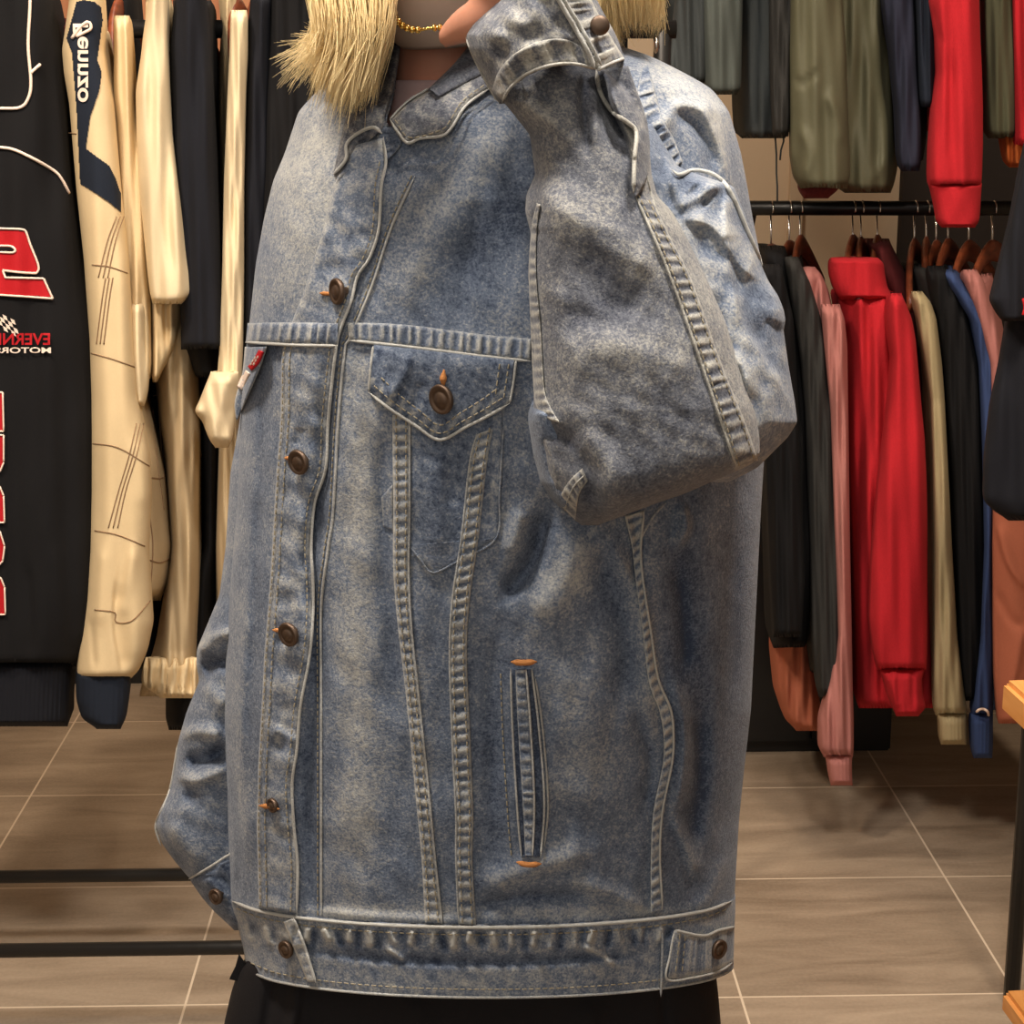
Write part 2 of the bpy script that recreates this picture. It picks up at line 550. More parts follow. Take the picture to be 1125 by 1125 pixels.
# ------------------------------------------------------------------ lofted cloth surfaces
class Surf:
    def __init__(s, rows, Yc, hd, p=2.2, D=None, cap=(0, 0), sm=4, warp=None, hb=None):
        r = np.asarray(rows, float)
        s.y0, s.y1 = r[0, 0], r[-1, 0]
        q = np.arange(s.y0 - 40, s.y1 + 41, 1.0)
        xl = np.interp(q, r[:, 0], r[:, 1])
        xr = np.interp(q, r[:, 0], r[:, 2])
        if sm > 0:
            k = np.exp(-0.5 * (np.arange(-3 * sm, 3 * sm + 1) / sm) ** 2)
            k /= k.sum()
            pad = len(k) // 2
            xl = np.convolve(np.pad(xl, pad, mode='edge'), k, 'valid')
            xr = np.convolve(np.pad(xr, pad, mode='edge'), k, 'valid')
        s.q, s.xl, s.xr = q, xl, xr
        s.Yc, s.hd, s.p, s.D, s.cap, s.warp = Yc, hd, p, D, cap, warp
        s.hb = hb if hb is not None else hd

    def capf(s, py):
        f = np.ones_like(py)
        if s.cap[0]:
            t = np.clip((py - s.y0) / s.cap[0], 0, 1)
            f = f * np.sqrt(1 - (1 - t) ** 2)
        if s.cap[1]:
            t = np.clip((s.y1 - py) / s.cap[1], 0, 1)
            f = f * np.sqrt(1 - (1 - t) ** 2)
        return f

    def Y(s, px, py):
        px, py = np.broadcast_arrays(np.asarray(px, float), np.asarray(py, float))
        xl, xr = np.interp(py, s.q, s.xl), np.interp(py, s.q, s.xr)
        u = np.clip((px - (xl + xr) / 2) / ((xr - xl) / 2 + 1e-6), -1, 1)
        prof = (1 - np.abs(u) ** s.p) ** (1 / s.p)
        cf = s.capf(py)
        out = lerp_tab(s.Yc, py) - lerp_tab(s.hd, py) * prof * cf
        if s.D is not None:
            out = out - s.D(px, py) * np.clip((1 - np.abs(u)) / 0.07, 0, 1) * np.clip(cf * 1.5, 0, 1)
        return out

    def build(s, name, mat, parent=None, nu=80, nv=80, nb=14, hole=None, wear=None, open_ends=False, solid=0.0):
        rows = np.linspace(s.y0, s.y1, nv)
        t = np.linspace(-1, 1, nu)
        u = t * (1.35 - 0.35 * t * t)
        xl, xr = np.interp(rows, s.q, s.xl)[:, None], np.interp(rows, s.q, s.xr)[:, None]
        px = (xl + xr) / 2 + (xr - xl) / 2 * u[None, :]
        py = np.repeat(rows[:, None], nu, 1)
        if s.warp is not None:
            py = py + s.warp(py, u[None, :])
        Yf = s.Y(px, rows[:, None] + 0 * px) if s.warp is None else s.Y(px, py)
        # keep the very edge on the mid plane
        Yf[:, 0] = lerp_tab(s.Yc, rows)
        Yf[:, -1] = lerp_tab(s.Yc, rows)
        front = W(px, py, Yf)
        tb = np.linspace(1, -1, nb + 2)[1:-1]
        ub = np.sin(tb * math.pi / 2)
        pxb = (xl + xr) / 2 + (xr - xl) / 2 * ub[None, :]
        pyb = np.repeat(rows[:, None], nb, 1)
        Yb = lerp_tab(s.Yc, pyb)
        back = W(pxb, pyb, Yb)
        pr = (1 - np.abs(ub) ** s.p) ** (1 / s.p)
        back[..., 1] += lerp_tab(s.hb, pyb) * pr[None, :] * s.capf(pyb)
        ring = np.concatenate([front, back], 1)
        m = nu + nb
        V = ring.reshape(-1, 3)
        wpx = np.concatenate([px, pxb], 1)
        wpy = np.concatenate([py, pyb], 1)
        Fc = []
        skip = None
        if hole is not None:
            H = np.asarray(hole, float)
            cx = (px[:-1, :-1] + px[1:, 1:]) / 2
            cy = (py[:-1, :-1] + py[1:, 1:]) / 2
            ins = np.zeros(cx.shape, bool)
            for i in range(len(H)):
                ax, ay = H[i]
                bx, by = H[(i + 1) % len(H)]
                c = ((ay > cy) != (by > cy)) & (cx < (bx - ax) * (cy - ay) / (by - ay + 1e-9) + ax)
                ins ^= c
            skip = ins
        for i in range(nv - 1):
            for j in range(m):
                if skip is not None and j < nu - 1 and skip[i, j]:
                    continue
                a, b = i * m + j, i * m + (j + 1) % m
                Fc.append((a, a + m, b + m, b))
        V = list(map(tuple, V))
        w = None
        if wear is not None:
            w = list(np.clip(wear(wpx, wpy), -1, 1.2).ravel())
        if not open_ends:
            for i in (0, nv - 1):
                c = ring[i].mean(0)
                k = len(V)
                V.append(tuple(c))
                if w is not None:
                    w.append(w[i * m])
                for j in range(m):
                    a, b = i * m + j, i * m + (j + 1) % m
                    Fc.append((k, a, b) if i == 0 else (k, b, a))
        o = mesh(name, V, Fc, mat, parent, True, w)
        if solid:
            md = o.modifiers.new('thickness', 'SOLIDIFY')
            md.thickness = solid
            md.offset = -1
        return o


def strip(name, A, B, base, h, mat, parent, n=160, m=11, pucker=0.0, period=13.0, skew=0.6, w0=0.2, wc=0.35, we=0.3, extra=None, seed=0, ends=True, Dx=None):
    """a raised band of cloth lying on a surface, between two outlines"""
    a, b = catmull(A, n), catmull(B, n)
    u = np.concatenate([[0, 0.0], np.linspace(0.03, 0.97, m), [1.0, 1.0]])
    P = a[:, None, :] * (1 - u)[None, :, None] + b[:, None, :] * u[None, :, None]
    px, py = P[..., 0], P[..., 1]
    off = h * (1 - np.abs(2 * u - 1) ** 6 * 0.35)
    off[0] = off[-1] = -0.003
    off[1] = off[-2] = h * 0.45
    off = np.repeat(off[None, :], n, 0)
    if ends:
        off[0, :] = -0.003
        off[-1, :] = -0.003
    mid = (a + b) / 2
    L = np.concatenate([[0], np.cumsum(np.linalg.norm(np.diff(mid, axis=0), axis=1))])
    r = np.random.default_rng(seed)
    jit = np.interp(L, np.linspace(0, L[-1], 30), r.uniform(-1.4, 1.4, 30))
    mod = np.interp(L, np.linspace(0, L[-1], 24), r.uniform(0.35, 1.0, 24))
    ph = 2 * math.pi * L[:, None] / period + jit[:, None] + skew * (u[None, :] - .5) * 4
    wv = np.sin(ph) * mod[:, None]
    inner = np.clip(1 - np.abs(2 * u - 1) ** 4, 0, 1)[None, :]
    off = off + pucker * wv * inner
    edge = (np.abs(2 * u - 1) > 0.8)[None, :] * we
    wear = w0 + wc * wv * inner + edge
    if extra is not None:
        wear = wear + extra(px, py)
        
    Yb = base.Y(px, py)
    if Dx is not None:
        off = off + Dx(px, py)
    V = W(px, py, Yb - off)
    mm = len(u)
    return mesh(name, V.reshape(-1, 3), grid_faces(n, mm), mat, parent, True, np.clip(wear, -1, 1.2).ravel())


def cord(name, poly, base, off, rad, mat, parent, n=80, wear=0.8, sides=6):
    rad = rad * 0.7 * np.clip(np.minimum(np.arange(n), np.arange(n)[::-1]) / 6.0 + 0.15, 0, 1)
    P = catmull([p[:2] for p in poly], n)
    Yb = base.Y(P[:, 0], P[:, 1]) if base is not None else 0
    return tube(name, W(P[:, 0], P[:, 1], Yb - off), rad, mat, parent, sides, wear)


def stitches(name, polys, base, off, mat, parent, dash=4.5, gap=3.0, rad=0.00055):
    V, Fc = [], []
    for pl in polys:
        P = np.asarray(pl, float)
        Ltot = np.linalg.norm(np.diff(P, axis=0), axis=1).sum()
        n = max(2, int(Ltot / (dash + gap)))
        Q = catmull(pl, n * 8 + 1)
        kd = max(2, int(round(8 * dash / (dash + gap))))
        for i in range(n):
            seg = Q[i * 8:i * 8 + kd + 1]
            if len(seg) < 3:
                continue
            seg = seg[[0, len(seg) // 2, -1]]
            o = np.array([off - 0.0003, off + 0.0004, off - 0.0003])
            pts = W(seg[:, 0], seg[:, 1], base.Y(seg[:, 0], seg[:, 1]) - o)
            v, f = tube_vf(pts, rad, 5, len(V), False)
            V += v
            Fc += f
    return mesh(name, V, Fc, mat, parent, True)

# ------------------------------------------------------------------ the person
def lump(c, r, seg=18, rot=None):
    """ellipsoid verts/faces in world space"""
    V, Fc = [], []
    nv = seg // 2 + 1
    for i in range(nv + 1):
        th = math.pi * i / nv
        for j in range(seg):
            ph = 2 * math.pi * j / seg
            p = Vector((r[0] * math.sin(th) * math.cos(ph), r[1] * math.sin(th) * math.sin(ph), r[2] * math.cos(th)))
            if rot is not None:
                p = rot @ p
            V.append((c[0] + p.x, c[1] + p.y, c[2] + p.z))
    for i in range(nv):
        for j in range(seg):
            a, b = i * seg + j, i * seg + (j + 1) % seg
            Fc.append((a, a + seg, b + seg, b))
    return V, Fc


def join_vf(lst):
    V, Fc = [], []
    for v, f in lst:
        k = len(V)
        V += [tuple(p) for p in v]
        Fc += [tuple(i + k for i in q) for q in f]
    return V, Fc


def limb(pts, rad, n=24, sides=14):
    P = catmull([list(p) + [r] for p, r in zip(pts, rad)], n)
    v, f = tube_vf(P[:, :3], P[:, 3], sides)
    e0 = lump(P[0, :3], [P[0, 3]] * 3, 12)
    e1 = lump(P[-1, :3], [P[-1, 3]] * 3, 12)
    return join_vf([(v, f), e0, e1])


def w1(px, py, Y):
    return [float(c) for c in W(px, py, Y)]


HC = np.array(w1(512, -130, 1.42))           # head centre
hr = Matrix.Rotation(R(-38), 3, 'Z') @ Matrix.Rotation(R(8), 3, 'X')   # turned to the viewer's left


def hp(x, y, z):
    """head space: x to her left, -y forward, z up"""
    p = hr @ Vector((x, y, z))
    return (HC[0] + p.x, HC[1] + p.y, HC[2] + p.z)


pieces = [
    lump(hp(0, 0.01, 0.025), (0.072, 0.092, 0.088), 28, hr),
    lump(hp(0, -0.025, -0.03), (0.060, 0.066, 0.07), 24, hr),
    lump(hp(0, -0.052, -0.078), (0.034, 0.032, 0.026), 20, hr),          # chin
    lump(hp(0, -0.094, -0.010), (0.011, 0.016, 0.014), 12, hr),
    limb([hp(0, -0.083, 0.022), hp(0, -0.099, -0.006)], [0.008, 0.011], 8, 10),  # nose
    lump(hp(0, -0.084, -0.042), (0.022, 0.010, 0.006), 12, hr),
    lump(hp(0, -0.083, -0.051), (0.019, 0.010, 0.006), 12, hr),
    lump(hp(0.071, 0.008, -0.005), (0.006, 0.013, 0.024), 12, hr),
    lump(hp(-0.071, 0.008, -0.005), (0.006, 0.013, 0.024), 12, hr),
    lump(hp(0.026, -0.076, 0.024), (0.013, 0.010, 0.009), 12, hr),
    lump(hp(-0.026, -0.076, 0.024), (0.013, 0.010, 0.009), 12, hr),
    limb([w1(512, -60, 1.44), w1(490, 40, 1.43), w1(492, 120, 1.45)], [0.045, 0.039, 0.050]),   # neck
    limb([w1(480, 150, 1.47), w1(500, 400, 1.47), w1(520, 800, 1.48), w1(525, 1050, 1.48)], [0.07, 0.10, 0.095, 0.105], 30, 20),
    limb([w1(400, 175, 1.49), w1(500, 130, 1.47), w1(690, 150, 1.46)], [0.034, 0.05, 0.045]),
]
# raised arm
WR = w1(600, 25, 1.272)
pieces.append(limb([w1(700, 165, 1.44), w1(755, 300, 1.37), w1(765, 440, 1.32)], [0.040, 0.036, 0.032]))
pieces.append(limb([w1(765, 440, 1.32), w1(700, 300, 1.28), w1(645, 150, 1.29), w1(615, 90, 1.285), WR], [0.032, 0.030, 0.022, 0.021, 0.021]))
# hand against the cheek
pieces.append(limb([WR, w1(562, -25, 1.262), w1(546, -75, 1.272)], [0.023, 0.027, 0.028]))
pieces.append(limb([w1(575, -25, 1.262), w1(572, -75, 1.27)], [0.018, 0.018]))
for k, (bx, by, tx, ty, L) in enumerate([(515, -84, 470, -150, 1.0), (538, -98, 500, -178, 1.05), (561, -102, 534, -180, 1.0), (583, -96, 568, -160, 0.9)]):
    r0 = 0.0080 - 0.0004 * k
    m1 = (bx + (tx - bx) * 0.45 - 6, by + (ty - by) * 0.45)
    pieces.append(limb([w1(bx, by + 20, 1.27), w1(m1[0], m1[1], 1.262), w1((m1[0] + tx) / 2, (m1[1] + ty) / 2 - 2, 1.272), w1(tx, ty, 1.292)], [r0 + .001, r0, r0 * 0.92, r0 * 0.8], 18, 10))
pieces.append(limb([w1(566, -8, 1.262), w1(540, 14, 1.268), w1(512, 27, 1.285), w1(492, 40, 1.30)], [0.019, 0.016, 0.0125, 0.0085], 18, 12))  # thumb
# lowered arm, hand and legs
pieces.append(limb([w1(392, 185, 1.50), w1(330, 420, 1.51), w1(282, 680, 1.51), w1(250, 900, 1.50), w1(284, 1000, 1.49)], [0.034, 0.034, 0.030, 0.021, 0.018], 36))
pieces.append(limb([w1(284, 1000, 1.49), w1(308, 1060, 1.51), w1(310, 1085, 1.52)], [0.018, 0.024, 0.024]))
for k, dx in enumerate((-22, -8, 6, 19)):
    pieces.append(limb([w1(310 + dx, 1078, 1.53), w1(316 + dx, 1122, 1.535), w1(324 + dx, 1160, 1.545)], [0.0095, 0.0085, 0.007], 12, 9))
pieces.append(limb([w1(316, 1045, 1.51), w1(340, 1075, 1.505), w1(350, 1105, 1.51)], [0.012, 0.010, 0.008], 12, 9))
for sx in (-1, 1):
    pieces.append(limb([w1(525 + sx * 90, 1060, 1.48), w1(525 + sx * 110, 1500, 1.48), w1(525 + sx * 120, 1990, 1.50)], [0.085, 0.055, 0.038], 30))
V, Fc = join_vf(pieces)
person = mesh('person', V, Fc, M['skin'])
rm = person.modifiers.new('fuse', 'REMESH')
rm.mode = 'VOXEL'
rm.voxel_size = 0.0042
rm.use_smooth_shade = True
sm = person.modifiers.new('soften', 'SMOOTH')
sm.iterations = 5
sm.factor = 0.6
tag(person, 'person in an oversized washed denim jacket raising one hand to the chin', 'person')

# mask over the lower face
n, m = 30, 40
Vm = []
for i in range(n):
    for j in range(m):
        th = R(62 + 86 * i / (n - 1))
        ph = R(-86 + 172 * j / (m - 1))
        p = (0.076 * math.sin(th) * math.sin(ph), -0.024 - 0.088 * math.sin(th) * math.cos(ph), -0.026 + 0.100 * math.cos(th))
        Vm.append(hp(*p))
mk = mesh('face_mask', Vm, grid_faces(n, m), M['mask'], person)
md = mk.modifiers.new('t', 'SOLIDIFY')
md.thickness = 0.002
mk['label'] = 'smooth beige face mask over mouth and chin'

# gold chain under the chin
P = catmull([(432, -30, 1.345), (427, 0, 1.335), (432, 16, 1.325), (442, 28, 1.315), (456, 33, 1.305), (472, 31, 1.30), (486, 30, 1.298)], 90)
pts = W(P[:, 0], P[:, 1], P[:, 2])
vf = []
for i in range(0, 88, 5):
    d = pts[min(i + 4, 89)] - pts[i]
    c = (pts[i] + pts[min(i + 4, 89)]) / 2
    big = 0.0036 if i in (60, 65, 80, 85) or i < 56 else 0.0016
    q = Vector(d).to_track_quat('X', 'Z').to_matrix()
    vf.append(lump(c, (np.linalg.norm(d) * 0.58, big * 0.75, big * 0.75), 12, q))
vf.append(tube_vf(pts, 0.0011, 8))
v, f = join_vf(vf)
ch = mesh('gold_chain', v, f, M['gold'], person)
ch['label'] = 'shiny gold link chain'


M['eye_white'] = plain('eye_white', srgb(228, 222, 214), 0.2)
M['iris'] = plain('iris', srgb(70, 50, 36), 0.15)
for sx in (-1, 1):
    v, f = lump(hp(0.027 * sx, -0.079, 0.024), (0.0125, 0.0095, 0.0075), 18, hr)
    ey = mesh('eye', v, f, M['eye_white'], person)
    v, f = lump(hp(0.027 * sx, -0.0865, 0.024), (0.0052, 0.0025, 0.0052), 14, hr)
    mesh('iris', v, f, M['iris'], ey)
    tube('eyebrow', [hp(sx * 0.014, -0.084, 0.042), hp(sx * 0.028, -0.083, 0.047), hp(sx * 0.042, -0.074, 0.043)], 0.0022, M['hair'], person)


# hair: many fine strands over a cap
def hair_strands(name, specs, parent, rad=0.00042):
    V, Fc = [], []
    for P in specs:
        P = catmull(P, 16)
        rr = rad * np.interp(np.linspace(0, 1, 16), [0, .7, 1], [1, 1, 0.25])
        v, f = tube_vf(P, rr, 3, len(V), False)
        V += v
        Fc += f
    return mesh(name, V, Fc, M['hair'], parent)


specs = []
for k in range(5200):
    # curtain on the viewer's left
    t = random.random() ** 0.8
    q = random.random()
    tipx = 332 + 76 * t + random.gauss(0, 4)
    tipy = 66 + 36 * math.sin(t * 2.6) + random.gauss(0, 12) - 18 * q
    if random.random() < 0.07 and t < .5:
        tipx, tipy = random.uniform(304, 335), random.uniform(55, 86)
    cl = int(t * 22)
    ws = math.sin(cl * 2.4)
    tipx += 9 * ws
    tipy += 12 * math.sin(cl * 5.1) + random.gauss(0, 8) * (random.random() < .3)
    x0 = 342 + 90 * t + random.gauss(0, 3)
    Yb = 1.30 + 0.15 * q
    specs.append([w1(470 + 40 * t + random.gauss(0, 8), -268 + 8 * q, Yb + .06), w1(355 + 82 * t, -150, Yb + .03),
                  w1(x0 + random.gauss(0, 2) - 6 * ws, -30, Yb), w1(x0 * 0.6 + tipx * 0.4 + 8 - 4 * ws, 35, Yb - 0.01), w1(tipx, tipy, Yb + random.gauss(0, .01))])
for k in range(2300):
    t = random.random()
    q = random.random()
    x0 = 640 + 86 * t
    tipx = 655 + 72 * t + random.gauss(0, 4)
    tipy = (44 if t < 0.35 else 20) + random.gauss(0, 9)
    if random.random() < 0.04:
        tipy += 14
        tipx += random.gauss(0, 8)
    Yb = 1.40 + 0.09 * q
    specs.append([w1(530 + 60 * t, -268, Yb), w1(620 + 70 * t, -170, Yb), w1(x0, -70, Yb), w1(x0 + 4, -10, Yb), w1(tipx, tipy, Yb + .01)])
for k in range(3600):
    a = R(random.uniform(290, 534))
    q = random.uniform(0.98, 1.06)
    cx, sy = math.cos(a), math.sin(a)
    c0 = HC + np.array([0.008, 0.022, 0.028])
    ln = random.uniform(0.12, 0.17)
    if cx < 0.2:
        ln *= 0.75
    specs.append([c0 + np.array([0.006 * cx, 0.006 * sy, 0.101]), c0 + np.array([0.055 * cx, 0.06 * sy, 0.083]) * q, c0 + np.array([0.088 * cx * q, 0.097 * sy * q, 0.02]),
                  c0 + np.array([0.096 * cx * q, 0.104 * sy * q, -0.07]), c0 + np.array([0.09 * cx * q, 0.098 * sy * q, -ln])])
for k in range(1500):
    t = random.random()
    sd = -1 if random.random() < 0.55 else 1
    x1 = sd * (0.012 + 0.062 * t)
    q = random.uniform(0.99, 1.04)
    specs.append([hp(sd * 0.004 * t, 0.0, 0.120), hp(x1 * 0.45 * q, -0.062 * q, 0.104), hp(x1 * 0.85 * q, -0.092 * q, 0.066 - 0.012 * t), hp((x1 + sd * 0.012) * q, -0.084 * q, 0.040 + random.gauss(0, .006) - 0.03 * t)])
hair = hair_strands('hair', specs, person)
hair['label'] = 'wavy shoulder-length blond hair'
cap = join_vf([lump(HC + np.array([0.008, 0.022, 0.028]), (0.084, 0.092, 0.098), 28)])
mesh('hair_cap', cap[0], cap[1], M['hair'], hair)

# inner tee
tee_s = Surf([(88, 404, 560), (110, 396, 575), (150, 380, 600), (260, 360, 640)], 1.455, [(88, 0.062), (150, .085), (260, .10)], 2.2)
tee_s.build('tee', M['tee'], person, 50, 40, open_ends=False)['label'] = 'pale pink tee at the neckline'

# trousers
tr = Surf([(1035, 285, 785), (1065, 262, 786), (1090, 254, 789), (1125, 246, 792), (1230, 238, 800), (1330, 250, 805)], 1.455, 0.10, 2.6,
          lambda x, y: folds([([(330, 1070), (322, 1130), (310, 1200)], 8, 5, 9), ([(300, 1070), (290, 1140)], 6, 6, -7), ([(450, 1090), (480, 1200)], 14, 14, 5),
                              ([(650, 1100), (640, 1200)], 14, 14, 5), ([(728, 1080), (735, 1200)], 4, 4, -5)], x, y), warp=lambda y, u: 28 * np.sqrt(1 - u * u))
trs = tr.build('trousers', M['trousers'], person, 120, 60, open_ends=False)
for a, b, c, d in ((245, 520, 330, 500), (530, 805, 560, 720)):
    lg = Surf([(1270, a, b), (1500, a + 15, b - 20), (1800, c - 40, d), (2040, c - 30, d - 20)], 1.47, [(1270, .10), (2040, .07)], 2.4)
    lg.build('trouser_leg', M['trousers'], trs, 40, 40)
for sx, ang in ((-1, -25), (1, 10)):
    base = w1(530 + sx * 125, 2040, 1.47)
    q = Matrix.Rotation(R(ang), 3, 'Z')
    sh = join_vf([lump((base[0], base[1] - 0.05, 0.055), (0.046, 0.13, 0.055), 24, q), lump((base[0], base[1] + 0.02, 0.075), (0.044, 0.06, 0.06), 20, q)])
    sh = ([(x, y, max(z, 0.002)) for x, y, z in sh[0]], sh[1])
    mesh('shoe', sh[0], sh[1], M['shoe'], person)
# little hanging flap at the trouser side
V = W(np.array([262, 270, 262, 252, 258]), np.array([1050, 1062, 1078, 1076, 1064]), 1.43)
V2 = V + np.array([0, .004, 0])
mesh('belt_tab', np.vstack([V, V2]), [(0, 1, 2, 3, 4), (9, 8, 7, 6, 5)] + [(i, (i + 1) % 5, 5 + (i + 1) % 5, 5 + i) for i in range(5)], M['trousers'], trs, False)

# ------------------------------------------------------------------ the jacket
nz1, nz2, nz3 = wob(3, 90), wob(5, 38), wob(8, 240)
TF = [
    ([(612, 150), (545, 250), (470, 345)], 34, 40, -7), ([(560, 130), (500, 220), (440, 335)], 22, 30, 5),
    ([(345, 130), (325, 220), (310, 340)], 30, 40, 5), ([(300, 210), (292, 300), (288, 350)], 9, 9, -2),
    ([(400, 400), (392, 600), (390, 800), (395, 990)], 30, 26, 5), ([(420, 470), (424, 640), (436, 760)], 10, 8, -4),
    ([(272, 640), (262, 800), (268, 960)], 10, 14, 5), ([(292, 400), (284, 560), (276, 740), (272, 860)], 6, 8, -4), ([(255, 860), (262, 930), (258, 985)], 5, 6, -5),
    ([(600, 560), (588, 610), (556, 656)], 12, 9, -13), ([(574, 560), (560, 610)], 9, 9, 5), ([(646, 585), (622, 635), (588, 680)], 20, 26, 9),
    ([(655, 600), (688, 690), (684, 770)], 20, 16, -6), ([(668, 590), (700, 660), (712, 740), (716, 800)], 14, 9, 6),
    ([(640, 720), (650, 820), (640, 900)], 46, 40, 4), ([(700, 780), (716, 840), (708, 890)], 9, 6, -5),
    ([(530, 975), (580, 957), (650, 935)], 11, 16, 6), ([(520, 998), (580, 985), (640, 985)], 8, 8, -5), ([(620, 965), (680, 985), (714, 1004)], 8, 10, 4),
    ([(750, 555), (754, 580), (744, 600)], 8, 5, 9), ([(768, 560), (780, 620), (778, 720)], 16, 22, 5), ([(742, 620), (752, 700), (748, 740)], 9, 9, -6),
    ([(738, 748), (752, 795), (750, 850), (742, 890)], 6, 10, 9), ([(764, 780), (768, 850), (756, 930)], 12, 14, -9), ([(740, 902), (752, 925), (764, 960)], 5, 9, 8),
    ([(790, 700), (786, 820), (776, 930)], 14, 14, 5), ([(806, 600), (806, 760)], 10, 8, -3), ([(800, 940), (780, 985), (762, 1000)], 10, 8, 5),
    ([(690, 560), (700, 590), (698, 640)], 6, 6, -5), ([(480, 420), (450, 470)], 20, 20, 0.1),
    ([(455, 620), (462, 780), (484, 960)], 12, 14, 3), ([(545, 700), (540, 840), (548, 960)], 12, 12, -4), ([(470, 500), (480, 560), (478, 610)], 14, 14, 4), ([(498, 500), (496, 560)], 8, 8, -3),
    ([(700, 70), (760, 110), (800, 160)], 14, 20, 6), ([(722, 150), (745, 118), (790, 120)], 9, 9, 7), ([(735, 120), (765, 140), (785, 190)], 7, 10, -6), ([(770, 115), (792, 165), (806, 215)], 6, 6, 6),
    ([(335, 1000), (420, 1008), (520, 1012)], 7, 5, 3),
    ([(360, 380), (352, 520), (338, 620), (350, 700), (340, 860), (345, 1000)], 9, 12, -9),
]


def TD(x, y):
    return folds(TF, x, y) + 0.0010 * nz1(x, y) + 0.0007 * nz2(x, y * 0.6) + 0.002 * nz3(x, y)


torso_rows = [(38, 418, 640), (60, 395, 712), (80, 372, 752), (97, 351, 782), (122, 328, 801), (168, 313, 814), (199, 300, 820), (240, 290, 827), (290, 281, 837), (354, 274, 842),
              (400, 268, 843), (470, 264, 842), (512, 262, 839), (560, 260, 836), (640, 253, 832), (700, 249, 829), (780, 245, 825), (860, 248, 816), (900, 249, 812), (985, 252, 807)]
sag = lambda y, u: 34 * np.clip((y - 500) / 485, 0, 1) ** 1.5 * np.sqrt(np.clip(1 - u * u, 0, 1))
TS = Surf(torso_rows, 1.46, [(38, 0.05), (80, .085), (130, .115), (220, 0.14), (400, .155), (985, 0.15)], 2.3, TD, warp=sag, hb=[(38, .03), (130, .08), (400, .11), (985, .11)])


def twear(x, y):  # fold and seam fading, plus painted light and shade
    w = 0.04 + 0.04 * nz1(x + 300, y) + 0.03 * nz2(x, y)
    f = folds(TF, x, y)
    w = w + np.clip(f * 28, -0.16, 0.2)
    w = w + 0.22 * np.exp(-((x - 345) / 60) ** 2 - ((y - 190) / 110) ** 2)  # overhead light on the shoulders, painted in as paler cloth
    w = w + 0.14 * np.exp(-((x - 770) / 60) ** 2 - ((y - 120) / 50) ** 2)
    w = w - 0.26 * np.clip((x - 722) / 26, 0, 1) * np.exp(-((y - 720) / 220) ** 2) - 0.05 * np.clip((y - 560) / 200, 0, 1)  # right side: own darker blue plus painted shade; painted dimming downward
    w = w + 0.12 * np.exp(-((x - 395) / 26) ** 2) * (y > 380)
    w = w + 0.22 * np.exp(-((y - 1003) / 9) ** 2)
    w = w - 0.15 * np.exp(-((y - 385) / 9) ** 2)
    return w


NECK = [(424, 20), (436, 60), (432, 100), (424, 135), (428, 160), (440, 160), (448, 135), (475, 112), (512, 78), (545, 62), (560, 20)]
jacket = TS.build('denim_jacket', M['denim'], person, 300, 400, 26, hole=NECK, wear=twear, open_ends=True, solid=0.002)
jacket['label'] = 'washed blue denim trucker jacket'

# far sleeve hanging behind
FF = [([(216, 716), (232, 700), (256, 694)], 9, 6, 11), ([(222, 738), (240, 728), (260, 728)], 9, 9, -14), ([(222, 752), (236, 765), (250, 775)], 10, 10, 6),
      ([(196, 808), (216, 803), (245, 808)], 8, 8, 8), ([(205, 838), (232, 832), (250, 820)], 9, 9, -13), ([(192, 850), (214, 858), (246, 846)], 6, 8, 9),
      ([(204, 880), (214, 868)], 6, 7, -7), ([(184, 905), (205, 935), (222, 950)], 10, 12, 5), ([(178, 890), (186, 925), (206, 955)], 3, 3, -3)]
FS = Surf([(380, 275, 330), (470, 262, 320), (520, 253, 320), (600, 248, 320), (654, 241, 318), (690, 226, 316), (714, 216, 315), (732, 216, 314), (748, 219, 313), (782, 205, 310), (813, 196, 308),
           (840, 193, 306), (865, 188, 304), (893, 174, 302), (907, 171, 300), (927, 178, 297), (945, 191, 293), (966, 209, 288), (985, 230, 284)], 1.50, 0.062, 2.2,
          lambda x, y: folds(FF, x, y) + 0.0012 * nz2(x, y), cap=(30, 22), sm=3)
fs = FS.build('sleeve', M['denim'], jacket, 90, 260, 12, wear=lambda x, y: 0.03 + np.clip(folds(FF, x, y) * 25, -0.25, 0.35) + 0.08 * nz2(x, y))
fs['label'] = 'lowered sleeve behind the jacket front'
cord('seam_cord', [(207, 966), (228, 954), (250, 940), (266, 932)], FS, 0.004, 0.0015, M['denim'], fs)
cord('seam_cord', [(177, 930), (171, 907), (180, 885), (188, 862), (196, 815)], FS, 0.0, 0.0016, M['denim'], fs)
CFS = Surf([(936, 250, 285), (950, 222, 287), (966, 208, 288), (985, 221, 289), (1000, 234, 290), (1014, 249, 291), (1022, 258, 290)], 1.485, 0.05, 2.4,
           lambda x, y: folds([([(225, 965), (250, 990)], 6, 6, 3), ([(240, 960), (262, 985)], 5, 5, -3)], x, y), cap=(14, 8), sm=2)
cf = CFS.build('cuff', M['denim'], jacket, 50, 60, 10, wear=lambda x, y: -0.12 + 0.12 * nz2(x * 3, y * 3))
cf['label'] = 'cuff of the lowered sleeve'

